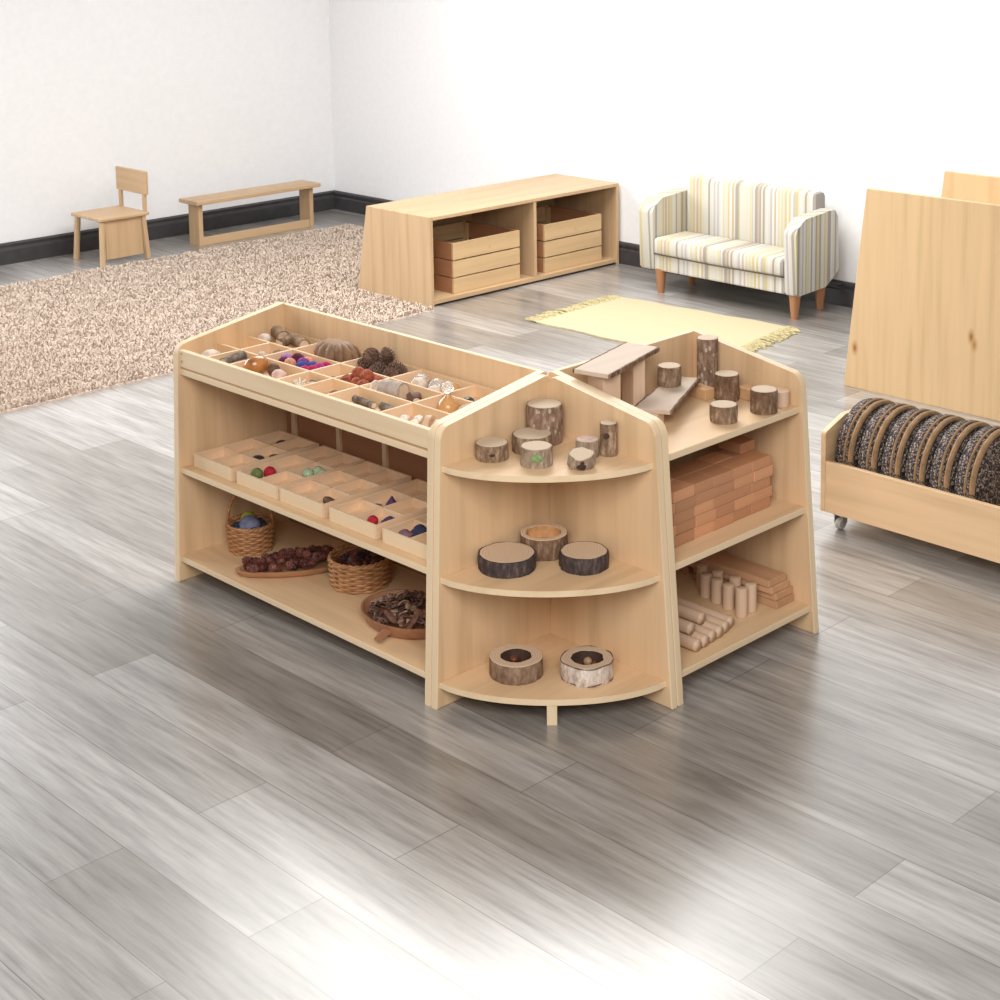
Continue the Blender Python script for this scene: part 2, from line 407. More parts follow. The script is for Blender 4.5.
log('log_slice', 'wide bark log slice directly in front of the tallest log', .158, .098, z, .0525, .044, BARK_GREY, seed=4)
A3 = log('log_slice', 'small silvery log slice bearing a green patch on its bark', .228, .183, z, .0405, .047, BARK_SILVER, seed=5)
bm = blob(bmesh.new(), .0130, 2, .3, 90, sc=(.22, 1.1, .85)); o = obj('moss_patch', bm, plain('moss_green', (.20, .31, .12), .9, nscale=90), A3, loc=(.0395 * R2, .0395 * R2, .027)); o.rotation_euler = (0, 0, PI / 4); o['label'] = 'round green patch'
A4 = log('log_block', 'narrow upright log with a dark knot hole on corner top shelf', .050, .266, z, .0225, .084, BARK_GREY, seed=6, nz=.0012)
bm = blob(bmesh.new(), .0085, 2, sc=(.25, 1, 1)); o = obj('knot_hole', bm, HOLLOW, A4, loc=(.0225 * R2 + .004, .0225 * R2 - .005, .055)); o.rotation_euler = (0, 0, PI / 4)
log('log_slice', 'low greyish slice with a pinkish top beside the knot hole log', .092, .232, z, .030, .043, BARK_SILVER, plain('cut_pink', (.62, .44, .36), .7, nscale=50), seed=7)
t = log('branch_chunk', 'pale knobbly branch chunk tipped over at the corner shelf front', .166, .280, z + .004, .031, .034, BARK_SILVER, tilt=(-.18, .22, 0), seed=8, nz=.010)
for k, (dy, zz, s) in enumerate(((-.014, .018, .010), (.010, .015, .0085), (.003, .026, .006))):
    d = Vector((R2 - dy * 6, R2 + dy * 6, 0)).normalized()
    o = obj('knot_hollow', blob(bmesh.new(), s, 2, .3, 90, sc=(.5, 1, 1), seed=k), HOLLOW, t, loc=(d.x * .031, d.y * .031, zz)); o.rotation_euler = (0, 0, math.atan2(d.y, d.x))
z = .3475
log('tree_slice', 'flat dark barked tree slice on the middle corner shelf, nearest the long unit', .254, .098, z, .0745, .040, BARK_DARK, CUT_TAN, 'tree slice', seed=9, nz=.004)
log('tree_slice', 'flat dark barked tree slice on the middle corner shelf, nearest the block unit', .112, .235, z, .063, .042, BARK_DARK, CUT_TAN, 'tree slice', seed=10, nz=.004)
# hollowed logs: a real cavity, wall and floor
def hollow_log(name, label, x, y, z, r, h, ri, bk, cut, inner, cat, seed, floor=.3, rough=.003, lip=0):
    t = thing(name, label, cat, (x, y, z)); n = 36
    zf = h * floor
    def lp(a): return lip * math.sin(3 * a + seed)
    bm = bmesh.new(); ks = 5
    prof = [(r * .6, 0), (r * .98, 0)] + [(r, h * (k + .5) / (ks + .7)) for k in range(ks)] + [(r * .985, h)]
    lathe(bm, prof, n, nz=rough, nf=60, seed=seed)
    bmesh.ops.delete(bm, geom=[f for f in bm.faces if len(f.verts) > 4 and f.calc_center_median().z > h * .5], context='FACES_ONLY')
    obj('bark', bm, bk, t, smooth=True)
    def sheet(p, nzv):
        b2 = bmesh.new(); lathe(b2, p, n, nz=nzv, nf=60, seed=seed)
        bmesh.ops.delete(b2, geom=[f for f in b2.faces if len(f.verts) > 4], context='FACES_ONLY'); return b2
    obj('cut_face', sheet([(r * .985, h), (r * .95, h + .0012), (ri * 1.03, h + .0012), (ri, h)], rough), cut, t)
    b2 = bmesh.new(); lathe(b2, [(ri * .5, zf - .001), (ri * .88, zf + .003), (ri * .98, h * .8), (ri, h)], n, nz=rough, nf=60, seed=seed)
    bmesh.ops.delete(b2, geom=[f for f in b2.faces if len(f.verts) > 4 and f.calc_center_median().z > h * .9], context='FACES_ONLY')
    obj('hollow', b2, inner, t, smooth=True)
    return t
hollow_log('log_bowl', 'hollowed log bowl with orange inside behind two dark tree slices', .118, .096, z, .0625, .056, .046, BARK_BROWN, CUT_TAN, CUT_ORANGE, 'log bowl', 11, .45, .004)
z = .0705
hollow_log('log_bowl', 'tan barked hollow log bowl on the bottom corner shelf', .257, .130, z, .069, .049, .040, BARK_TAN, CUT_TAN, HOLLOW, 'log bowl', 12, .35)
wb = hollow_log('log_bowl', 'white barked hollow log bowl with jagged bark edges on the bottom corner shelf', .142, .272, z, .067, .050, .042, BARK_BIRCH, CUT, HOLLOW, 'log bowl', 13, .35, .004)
for zz, rr_ in ((.0495, .0665), (.004, .0655)):
    obj('bark_rim', tube(bmesh.new(), [((rr_ + .0012 * math.sin(a * 7)) * math.cos(a), (rr_ + .0012 * math.sin(a * 7)) * math.sin(a), zz + .0018 * math.sin(a * 5 + 1)) for a in [2 * PI * i / 60 for i in range(60)]], .0016, 6, closed=True), BARK_BROWN, wb, smooth=True)
NUT = plain('nut_brown', (.13, .045, .02), .35, nscale=60)
NUT2 = plain('nut_pale', (.36, .22, .13), .5, nscale=80)
def ball(name, label, cat, x, y, z, r, m, sub=3, nz=.04, nf=70, sc=(1, 1, 1), seed=0, group=None, smooth=True, rz=0):
    o = obj(name, blob(bmesh.new(), r, sub, nz, nf, sc, seed=seed), m, smooth=smooth, loc=(x, y, z + r * sc[2])); o.rotation_euler = (0, 0, rz)
    return tag(o, label, cat, group)
for i, (dx, dy) in enumerate(((-.012, -.014), (.014, .004), (-.008, .017), (.004, -.004))):
    ball('chestnut', 'glossy brown nut inside the tan barked log bowl', 'nut', .257 + dx, .130 + dy, z + .0175 + (.012 if i == 3 else 0), .0125, NUT, 2, .1, seed=i, sc=(1, .9, .8), group='nuts in the tan log bowl')
ball('nut', 'pale round nut on top inside the white barked log bowl', 'nut', .143, .275, z + .030, .0115, NUT2, 2)
for i, (dx, dy) in enumerate(((-.02, .004), (.014, -.016), (.010, .018))):
    ball('chestnut', 'dark brown nut low inside the white barked log bowl', 'nut', .142 + dx, .272 + dy, z + .0175, .012, NUT, 2, .1, seed=i + 9, sc=(1, .9, .8), group='nuts in the white log bowl')

# right unit, top shelf
z = Z_RT + .0005
log('log_block', 'tall spotted log standing at the back of the block unit top', -.552, .099, z, .031, .150, BARK_SPOT, seed=14, nz=.0015)
log('log_block', 'taller of two dark logs standing one behind the other on the block unit', -.507, .206, z, .0345, .074, BARK_BROWN, seed=15)
log('log_block', 'short dark log in front of the taller dark log', -.345, .324, z, .037, .046, BARK_GREY, seed=16)
log('log_block', 'dark log standing alone near the end panel of the block unit', -.486, .352, z, .0375, .063, BARK_BROWN, seed=17)
def bark_plank(name, label, pts, z, th, bend=0):
    """pts: near-left, near-right, far-right, far-left (plan); live edge along near-right > far-right and the other long side"""
    c = sum((Vector((*p, 0)) for p in pts), Vector()) / 4; c.z = z
    t = thing(name, label, 'plank', c)
    P = [Vector(p) for p in pts]; n = 12
    right = [P[1].lerp(P[2], k / n) for k in range(n + 1)]; left = [P[0].lerp(P[3], k / n) for k in range(n + 1)]
    ax = (P[1] - P[0]).normalized()
    right = [p + ax * .004 * noise.noise(Vector((k * .9, z * 50, 0))) for k, p in enumerate(right)]
    left = [p + ax * .004 * noise.noise(Vector((k * .8, 9, z * 50))) for k, p in enumerate(left)]
    poly = [tuple(p) for p in right] + [tuple(p) for p in reversed(left)]
    obj('board', nprism(poly, 'z', z, z + th, b=.001), wood('live_edge_board', (.58, .46, .36), 'x', .06, .6), t, off=c)
    for side, s in ((right, 1), (left, -1)):
        q = [tuple(p + ax * s * .0005) for p in side] + [tuple(p + ax * s * (.006 + .002 * noise.noise(Vector((k * 1.7, s, 0))))) for k, p in reversed(list(enumerate(side)))]
        obj('bark_edge', nprism(q, 'z', z + .0005, z + th * .97, b=.001), BARK_BROWN, t, off=c)
    return t
bark_plank('live_edge_plank', 'bark edged plank laid high across upright blocks like a roof', [(-.022, .078), (-.043, .180), (-.340, .095), (-.323, -.002)], .7995, .012)
bark_plank('live_edge_plank', 'lower bark edged plank carrying a small log', [(-.150, .175), (-.195, .262), (-.488, .118), (-.452, .054)], .6845, .012)
log('log_block', 'small log standing on the lower bark edged plank', -.378, .104, .6972, .0325, .055, BARK_GREY, seed=18)
def blk(name, label, x, y, z, sx, sy, sz, m, rz=0, cat='block', group=None):
    o = obj(name, nbox(-sx / 2, sx / 2, -sy / 2, sy / 2, 0, sz, b=.0015), m, loc=(x, y, z)); o.rotation_euler = (0, 0, rz)
    return tag(o, label, cat, group)
blk('wooden_block', 'wide upright maple block under the roof like plank, near the corner unit', -.095, .117, z, .055, .080, .1515, PALE['z'], -.27)
blk('wooden_block', 'slim upright maple block under the far end of the roof like plank', -.250, .084, z, .038, .060, .1515, PALE['z'], -.27)
blk('wooden_block', 'low wooden block under the near end of the lower plank', -.190, .205, z, .045, .050, .0368, PALE['x'], .3)
blk('wooden_block', 'low wooden block under the far end of the lower plank', -.400, .085, z, .045, .05, .0368, PALE['x'], .3)
blk('wooden_block', 'orange tinted wooden brick lying beside the tall spotted log', -.478, .130, z, .040, .09, .030, BLOCKW, -.12)
blk('wooden_block', 'orange tinted wooden brick lying behind the dark log near the end panel', -.556, .262, z, .040, .09, .032, BLOCKW, -.05)
o = obj('dowel_disc', lathe(bmesh.new(), [(.024, 0), (.025, .001), (.025, .043), (.024, .044)], 28), PALE['z'], smooth=True, loc=(-.561, .352, z)); tag(o, 'pale round wooden puck tight against the end panel on top', 'block')

# bricks in courses
ORD = ['first', 'second', 'third', 'fourth', 'fifth', 'sixth', 'seventh']
brick = None
BH = .0302
def put_brick(x, y, zz, label, ln=.088, group='wooden bricks stacked on the middle shelf'):
    global brick
    if brick is None:
        brick = obj('wooden_brick', nbox(-.0416, .0416, -.0318, .0318, 0, BH - .0004, b=.0015), BRICKW, loc=(x, y, zz)); tag(brick, label, 'brick', group); return brick
    o = brick.copy(); C.objects.link(o); o.location = (x, y, zz); o['label'] = label; o['group'] = group; return o
rb = random.Random(8)
for row, yb in (('front', .316), ('rear', .250)):
    for k in range(5):
        for i in range(6):
            x = -.0685 - i * .0830 - (0 if k % 2 == 0 else .008)
            x += 0
            put_brick(x, yb + (rb.random() - .5) * .004, Z_RM + .0005 + k * BH,
                      'wooden brick, %s from the corner unit in the %s course up of the %s row' % (ORD[i], ORD[k], row))
lone = put_brick(-.500, .246, Z_RM + .0005 + 5 * BH, 'lone wooden brick lying on top of the rear row of bricks')
lone.rotation_euler = (0, 0, PI / 2)

# bottom shelf: boards, dowels
z = Z_RB + .0005
b0 = None
for k, (dx, dy) in enumerate(((-.008, .012), (-.012, .006), (.0, .0), (.006, -.006))):
    lab = 'wooden board, %s in the stack of boards beside the dowels' % ['lowest', 'second from bottom', 'third from bottom', 'topmost'][k]
    blk('wooden_board', lab, -.535 + dx, .228 + dy, z + k * .0205, .080, .30, .020, PLANKW, .0, 'board', 'boards stacked on the bottom shelf')
blk('wooden_block', 'wooden block lying behind the stack of boards on the bottom shelf', -.556, .035, z, .06, .03, .095, BRICKW, 0)
dow = None
def dowel(x, y, zz, r, h, label, rot=(0, 0, 0), group=None):
    global dow
    if dow is None:
        dow = obj('wooden_dowel', lathe(bmesh.new(), [(.94, 0), (1, .012), (1, .988), (.94, 1)], 26), wood('dowel_wood', (.66, .47, .33), 'z', .06, .55, scale=.03), smooth=True); o = dow
    else:
        o = dow.copy(); C.objects.link(o)
    o.location = (x, y, zz); o.scale = (r, r, h); o.rotation_euler = rot
    return tag(o, label, 'dowel', group)
rows = [[(-.483, .139), (-.471, .205), (-.466, .272), (-.446, .342)], [(-.437, .190), (-.427, .238), (-.418, .287), (-.401, .345)]]
hs = [[.066, .070, .072, .080], [.066, .068, .070, .081]]
for r_ in range(2):
    for i in range(4):
        x, y = rows[r_][i]
        dowel(x, y, z, .0168, hs[r_][i], 'upright dowel, %s from the shelf front in the row %s the boards' % (ORD[3 - i], 'next to' if r_ == 0 else 'farther from'), group='upright dowels')
lay = [(-.318, .0168, .25, .375), (-.284, .0168, .26, .385), (-.250, .0168, .26, .392), (-.215, .0168, .25, .395), (-.180, .0168, .26, .400), (-.145, .0168, .25, .402),
       (-.232, .0462, .27, .345), (-.163, .0462, .25, .365)]
names = ['nearest the upright dowels', 'second from the upright dowels', 'third from the upright dowels', 'third from the corner unit', 'second from the corner unit', 'nearest the corner unit']
for i, (x, zz, ln, ye) in enumerate(lay):
    lab = ('lying dowel in the bottom layer of the heap, ' + names[i]) if i < 6 else 'lying dowel on top of the dowel heap, ' + ['nearer the upright dowels', 'nearer the corner unit'][i - 6]
    dowel(x, ye, z + zz + .0002, .0166, ln, lab, (PI / 2, 0, 0), 'lying dowels')

# ------------------------------------------------------------------ sorting trays on the middle shelf of the long unit
def sorting_tray(y0, label, wd=.202, ln=.322, h=.040):
    t = thing('sorting_tray', label, 'tray', (.062 + ln / 2, y0 + wd / 2, Z_LM + .0005), group='sorting trays')
    a, c = ln / 2, wd / 2
    obj('tray_floor', nbox(-a + .003, a - .003, -c + .003, c - .003, 0, .009, b=0), TRAYW, t)
    for s in (-1, 1):
        obj('long_side', nbox(-a, a, s * c - (.007 if s > 0 else 0), s * c + (.007 if s < 0 else 0), 0, h, b=.001), TRAYW, t)
        obj('short_side', nbox(s * a - (.007 if s > 0 else 0), s * a + (.007 if s < 0 else 0), -c + .007, c - .007, 0, h, b=.001), TRAYW if s < 0 else WE['y'], t)
    obj('divider', nbox(-a + .007, a - .007, -.0025, .0025, .009, h - .003, b=.0008), TRAYW, t)
    for k in (1, 2): obj('divider', nbox(-a + ln * k / 3 - .0025, -a + ln * k / 3 + .0025, -c + .007, c - .007, .009, h - .003, b=.0008), TRAYW, t)
    return t
TY = [-1.135, -.911, -.700, -.472, -.244]
TL = ['divided wooden tray holding dark discs, farthest from the corner unit', 'divided wooden tray holding red and green balls', 'divided wooden tray holding one brown shard in front',
      'divided wooden tray holding a red ball and purple pieces', 'divided wooden tray nearest the corner unit, holding dark blue pieces']
for y, l in zip(TY, TL): sorting_tray(y, l)
def cell(ti, row, col):   # row 0 = front; col 0 = far from corner
    return (.062 + .322 - .322 * (row + .5) / 3, TY[ti] + .202 * (col + .5) / 2, Z_LM + .0112)
DK = plain('dark_pebble', (.045, .035, .04), .4, nscale=50)
RED = plain('red_felt', (.42, .012, .03), .8, nscale=90, bstr=.4); OLIVE = plain('olive_felt', (.14, .17, .06), .8, nscale=60, bstr=.3)
PURP = plain('purple_felt', (.085, .04, .10), .8, nscale=60, bstr=.3); NAVY = plain('navy_felt', (.028, .032, .075), .8, nscale=60, bstr=.3)
MAUVE = plain('mauve_felt', (.19, .10, .14), .8, nscale=60, bstr=.3); BRN = plain('brown_shard', (.13, .06, .035), .6, nscale=60, bstr=.4)
def glassm(name, col, rough=.05, tr=.75):
    m, nt, b = mat(name); b.inputs['Base Color'].default_value = (*col, 1); b.inputs['Roughness'].default_value = rough
    b.inputs['Transmission Weight'].default_value = tr; b.inputs['IOR'].default_value = 1.45; return m
GGLASS = glassm('green_glass', (.50, .66, .44), .1, .25); CLEAR = glassm('clear_glass', (.95, .95, .93)); AMBER = glassm('amber_glass', (.80, .47, .20), .08, .4)
c = cell(0, 2, 0); ball('pebble', 'flat dark pebble in the back corner of the first sorting tray', 'pebble', c[0] - .01, c[1] + .02, c[2], .021, DK, 2, .15, 40, (1, 1.2, .45), 1)
c = cell(0, 1, 1); ball('pebble', 'flat dark pebble, nearer of two in one cell of the first sorting tray', 'pebble', c[0] + .018, c[1] - .018, c[2], .018, DK, 2, .15, 40, (1, 1.2, .5), 2)
ball('pebble', 'flat dark pebble, farther of two in one cell of the first sorting tray', 'pebble', c[0] - .022, c[1] + .012, c[2], .018, DK, 2, .15, 40, (1, 1.2, .5), 3)
c = cell(1, 0, 0); ball('felt_ball', 'olive green ball beside a red ball in the second sorting tray', 'ball', c[0] + .012, c[1] - .006, c[2], .0185, OLIVE)
ball('felt_ball', 'red ball beside the olive green ball in a sorting tray', 'ball', c[0] - .022, c[1] + .010, c[2], .0185, RED)
c = cell(1, 1, 1)
for k, (dx, dy, l) in enumerate(((.012, -.004, 'nearest'), (-.020, .003, 'middle'), (-.012, .032, 'rightmost'))):
    ball('glass_marble', 'pale green glass ball, %s of three in a sorting tray' % l, 'marble', c[0] + dx, c[1] + dy, c[2], .0165, GGLASS, group='green glass balls')
ball('leaf', 'flat dark leaf scrap beside the pale green glass balls', 'leaf', c[0] + .030, c[1] - .026, c[2], .022, DK, 2, .2, 50, (.7, 1.1, .14), 5)
c = cell(2, 0, 1); ball('bark_shard', 'dark brown shard in the front cell of the third sorting tray', 'shard', c[0] - .006, c[1] + .003, c[2], .023, BRN, 2, .3, 50, (.6, 1.2, .5), 6)
ball('leaf', 'flat dark leaf scrap under the brown shard', 'leaf', c[0] + .030, c[1] - .020, c[2], .022, DK, 2, .2, 50, (.5, 1.2, .12), 7)
ball('leaf', 'thin dark scrap behind the brown shard', 'leaf', c[0] - .034, c[1] + .026, c[2], .018, DK, 2, .2, 50, (.6, 1.0, .16), 8)
c = cell(3, 0, 1); ball('felt_ball', 'bright red ball in the fourth sorting tray', 'ball', c[0] + .014, c[1] - .012, c[2], .0155, RED)
ball('felt_ball', 'purple lump touching the bright red ball', 'ball', c[0] - .022, c[1] + .010, c[2], .018, PURP, 3, .4, 60, (1.2, 1, .6))
c = cell(3, 1, 0)
bm = bmesh.new(); lathe(bm, [(.021, 0), (.015, .011), (.006, .025), (.002, .031)], 14, nz=.006); o = obj('felt_cone', bm, PURP, smooth=True, loc=(c[0] - .012, c[1] + .012, c[2])); tag(o, 'pointed purple piece in the fourth sorting tray', 'toy')
ball('leaf', 'flat olive scrap beside the pointed purple piece', 'leaf', c[0] + .024, c[1] - .020, c[2], .022, OLIVE, 2, .2, 50, (1, .8, .15), 9)
c = cell(4, 0, 0); ball('felt_ball', 'mauve lump in the tray nearest the corner unit', 'ball', c[0] + .018, c[1] - .004, c[2], .021, MAUVE, 3, .4, 60, (1, 1.1, .6))
ball('felt_ball', 'dark blue lump in the tray nearest the corner unit', 'ball', c[0] - .022, c[1] + .010, c[2], .021, NAVY, 3, .4, 60, (1.1, 1, .75))

# ------------------------------------------------------------------ loose parts in the divided tray top
z = Z_TRAY + .0145
WLOG = bark('stick_bark', (.24, .15, .09), (.38, .27, .17)); DRIFT = bark('driftwood', (.16, .12, .09), (.30, .25, .20))
PALEST = plain('pale_stone', (.60, .50, .40), .6, nscale=50, bstr=.2); TANST = plain('tan_stone', (.46, .32, .22), .6, nscale=50, bstr=.2); PINKST = plain('pink_stone', (.56, .38, .32), .6, nscale=50)
WHITE = plain('white_coral', (.78, .70, .60), .8, nscale=70, bstr=.4); DKGR = plain('dark_green_stone', (.035, .055, .04), .3, nscale=60)
def stick(name, label, x, y, z, r, ln, rz, m, cat='stick', tilt=0):
    t = thing(name, label, cat, (x, y, z + r), rz)
    bm = bmesh.new(); n = 6
    tube(bm, [(-ln / 2 + ln * k / n, .003 * noise.noise(Vector((k * .7, x * 30, 0))), .002 * noise.noise(Vector((k, 5, y * 20)))) for k in range(n + 1)], r, 12)
    obj('bark', bm, m, t, smooth=True)
    for s in (-1, 1):
        bm = lathe(bmesh.new(), [(r * .8, 0), (r * .8, .0012)], 14); bmesh.ops.rotate(bm, verts=bm.verts, matrix=Matrix.Rotation(s * PI / 2, 3, 'Y')); bmesh.ops.translate(bm, verts=bm.verts, vec=(s * ln / 2, 0, 0))
        obj('cut_end', bm, CUT_TAN, t)
    t.rotation_euler = (0, tilt, rz); return t
stick('bark_stick', 'thick bark stick in the far back cell of the tray top', .085, -1.085, z + .018, .021, .080, 1.2, WLOG)
stick('bark_stick', 'short bark stick with its pale cut end showing in far back cell', .105, -1.030, z + .016, .017, .060, .25, WLOG)
stick('bark_stick', 'knobbly bark stick beside the back divider of the far cell', .085, -.985, z + .012, .019, .075, 1.3, WLOG)
ball('pale_pebble', 'translucent pale pebble in the far back cell', 'pebble', .118, -1.120, z, .024, PALEST, 2, .15, 40, (1, 1, .9), 4)
ball('pale_pebble', 'long pale stone in the far front cell', 'stone', .330, -1.105, z, .026, PALEST, 2, .2, 40, (1.4, .8, .7), 5)
for k, (dx, dy, rz, lab) in enumerate(((0, 0, .3, 'thickest'), (.015, .022, .1, 'middle'), (-.02, -.018, .5, 'thinnest'))):
    stick('driftwood_twig', 'dark driftwood twig, %s of the bundle in a front cell' % lab, .325 + dx, -.990 + dy, z + (.012 if k == 0 else .001), .015 - .003 * k, .095, rz, DRIFT)
ball('seed_pod', 'brown seed pod, nearer of two in the far middle cell', 'seed pod', .225, -.985, z, .017, TANST, 2, .3, 60, (1.3, 1, .9), 6)
ball('seed_pod', 'brown seed pod, farther of two in the far middle cell', 'seed pod', .185, -.965, z, .017, WLOG, 2, .3, 60, (1.3, 1, .9), 7)
AG = plain('agate_amber', (.42, .17, .05), .18, nscale=25, var=.5, spec=.6)
ball('agate', 'large glossy amber agate in a front cell of the tray top', 'stone', .325, -.872, z, .036, AG, 3, .12, 25, (1.05, .85, .85), 8)
ball('brown_stone', 'dark brown stone beside the amber agate', 'stone', .305, -.815, z, .020, BRN, 2, .2, 40, (1, .8, 1.1), 9)
ball('pink_stone', 'pinkish stone beside the dark brown stone', 'stone', .325, -.765, z, .023, PINKST, 2, .2, 40, (1, 1, .85), 10)
def coral(label, x, y, z, s, seed):
    bm = bmesh.new(); rr = random.Random(seed)
    blob(bm, s * .5, 2, .4, 60, (1, 1, .7), (0, 0, s * .35), seed)
    for k in range(9):
        a = rr.random() * 6.28; e = .3 + rr.random() * .9; d = Vector((math.cos(a) * math.cos(e), math.sin(a) * math.cos(e), math.sin(e))) * s
        tube(bm, [(0, 0, s * .35), d * .6 + Vector((0, 0, s * .3)), d + Vector((0, 0, s * .3))], s * .16, 7, taper=lambda t: 1 - .5 * t)
    return tag(obj('coral', bm, WHITE, smooth=True, loc=(x, y, z)), label, 'coral')
coral('white branching coral piece in a front cell', .325, -.668, z, .026, 3)
ball('shell', 'tan shell beside the white coral', 'shell', .320, -.622, z, .0165, TANST, 2, .2, 60, (1.3, 1, .9), 11)
stick('driftwood_twig', 'short tan twig lying behind the white coral', .285, -.640, z, .010, .05, 1.5, WLOG)
# felt balls
FELT = {'lavender': (.36, .18, .40), 'maroon': (.10, .012, .03), 'peach': (.62, .27, .17), 'violet': (.20, .04, .22), 'blue': (.04, .06, .26), 'crimson': (.42, .01, .08), 'magenta': (.40, .03, .17)}
FM = {k: plain('felt_' + k, v, .9, nscale=140, var=.3, bstr=.6) for k, v in FELT.items()}
pm = [('lavender', -.012, -.088), ('maroon', -.022, -.048), ('maroon', .018, -.060), ('peach', .026, -.020), ('peach', -.030, -.008), ('violet', -.002, .006), ('blue', -.008, .044), ('blue', .024, .036), ('crimson', .034, .062), ('magenta', .002, .088), ('crimson', -.032, .074), ('crimson', .030, .094)]
pl = {('lavender', 0): 'lavender felt ball at the far end of the felt ball cell', ('lavender', 1): 'lavender felt ball at the near end of the felt ball cell', ('maroon', 0): 'rear dark maroon felt ball', ('maroon', 1): 'front dark maroon felt ball',
      ('peach', 0): 'front peach felt ball among the felt balls', ('peach', 1): 'rear peach felt ball among the felt balls', ('violet', 0): 'violet felt ball in the middle of the felt ball cell', ('blue', 0): 'rear blue felt ball', ('blue', 1): 'front blue felt ball',
      ('crimson', 0): 'front crimson felt ball', ('crimson', 1): 'rear crimson felt ball', ('crimson', 2): 'crimson felt ball at the near corner', ('magenta', 0): 'magenta felt ball between two crimson ones'}
cnt = {}
for i, (k, dx, dy) in enumerate(pm):
    n_ = cnt.get(k, 0); cnt[k] = n_ + 1
    ball('felt_ball', pl[(k, n_)] + ' in the tray top', 'ball', .207 + dx, -.815 + dy, z - .004 + .006 * (i % 2), .0195, FM[k], 3, .10, 110, seed=i, group='felt balls')
# fan shaped ribbed shell
m_ = plain('ribbed_shell', (.24, .135, .07), .6, nscale=30, var=.25)
bm = bmesh.new(); n = 72
rows = []
for r, zz in ((.2, 0), (.7, .02), (.95, .25), (1, .5), (.9, .75), (.6, .95), (.2, .99)):
    row = []
    for i in range(n):
        a = 2 * PI * i / n; k = 1 + .17 * abs(math.sin(a * 6)) - .10
        row.append(bm.verts.new((.060 * r * k * math.cos(a), .088 * r * k * math.sin(a), .074 * zz)))
    rows.append(row)
for A_, B_ in zip(rows, rows[1:]):
    for i in range(n): bm.faces.new((A_[i], A_[(i + 1) % n], B_[(i + 1) % n], B_[i]))
bm.faces.new(rows[0][::-1]); bm.faces.new(rows[-1])
gd = tag(obj('gourd', bm, m_, smooth=True, loc=(.094, -.790, z)), 'large ribbed brown gourd in a back cell of the tray top', 'gourd')
gd.scale = (.86, .93, 1)
# pine cones
CONE = plain('cone_scale', (.17, .095, .065), .7, nscale=60, var=.5); CONEL = plain('cone_tip', (.30, .19, .14), .7, nscale=80, var=.4)
def cone_mesh(L=.06, r=.024, seed=0, n=60):
    bm = bmesh.new(); rr = random.Random(seed)
    blob(bm, 1, 2, sc=(r * .62, r * .62, L * .48), c=(0, 0, L * .5))
    for k in range(n):
        t = (k + .5) / n; a = k * 2.39996; zz = L * (.04 + .9 * t); rad = r * math.sin(PI * (t * .86 + .14)) ** .7
        d = Vector((math.cos(a), math.sin(a), 0)); s = Vector((-d.y, d.x, 0)); wd = r * .34 * (1.1 - .5 * t); up = Vector((0, 0, L * .09))
        b0 = d * rad * .4 + Vector((0, 0, zz)); tip = d * rad * 1.12 + Vector((0, 0, zz + L * .06))
        q = [b0 - s * wd * .6, b0 + s * wd * .6, tip + s * wd, tip - s * wd]
        lo = [bm.verts.new(p) for p in q]; hi = [bm.verts.new(p + Vector((0, 0, L * .035))) for p in q]
        for f in ((0, 1, 2, 3),): bm.faces.new([lo[i] for i in f][::-1]); bm.faces.new([hi[i] for i in f])
        for i in range(4): bm.faces.new((lo[i], lo[(i + 1) % 4], hi[(i + 1) % 4], hi[i]))
    return bm
cproto = obj('pine_cone', cone_mesh(.060, .0245, 1), CONE, loc=(.1, -.64, z + .03)); cproto.rotation_euler = (1.2, .2, .5)
tag(cproto, 'pine cone heaped in a back cell of the tray top', 'pine cone', 'pine cones in the tray top')
for k, (x, y, zz, rx, rz, s) in enumerate(((.07, -.60, .030, 1.5, 2.2, 1), (.115, -.575, .028, 1.4, .9, .95), (.075, -.535, .028, 1.6, 4.0, 1), (.115, -.515, .026, 1.3, 3, .85), (.080, -.575, .068, .3, 1, .85), (.095, -.625, .060, 1.2, 5, .9), (.055, -.650, .028, 1.5, 1.2, .9))):
    o = cproto.copy(); C.objects.link(o); o.location = (x, y, z + zz); o.rotation_euler = (rx, .1, rz); o.scale = (s,) * 3
    o.location = Vector(o.location) - o.rotation_euler.to_matrix() @ Vector((0, 0, .033 * s))
cproto.location = Vector((.1, -.645, z + .030)) - cproto.rotation_euler.to_matrix() @ Vector((0, 0, .033))
# chestnut-red spiky balls
SPK = plain('rust_red_seed', (.30, .065, .025), .75, nscale=110, var=.5, bstr=.6)
sp = None
for i, (dx, dy, dz) in enumerate(((-.028, -.036, 0), (.022, -.036, 0), (-.030, .002, 0), (.020, .006, 0), (-.024, .038, 0), (.026, .040, 0), (-.004, -.018, .020), (-.002, .022, .020))):
    if sp is None:
        sp = obj('seed_ball', blob(bmesh.new(),   .0205, 3, .12, 120), SPK, smooth=True)
        o = sp
    else: o = sp.copy(); C.objects.link(o)
    o.location = (.207 + dx, -.535 + dy, z + .0215 + dz); o.rotation_euler = (i, i * 2, i * 3); tag(o, 'rust red bumpy seed ball heaped in a middle cell', 'seed ball', 'rust red seed balls')
ball('seed', 'small dark seed in the half cell beside the rust red balls', 'seed', .215, -.655, z, .012, BRN, 2, .2, 50, (1.3, 1, .7), 21)
ball('seed', 'small tan seed in the half cell beside the rust red balls', 'seed', .190, -.630, z, .013, TANST, 2, .2, 50, (1.3, 1, .7), 22)
ball('seed', 'small brown seed in the front half cell of the tray top', 'seed', .305, -.535, z, .013, WLOG, 2, .2, 50, (1.3, 1, .8), 23)
stick('driftwood_twig', 'thin dark twig, longer of two in a front cell', .300, -.41, z, .010, .09, 1.5, DRIFT)
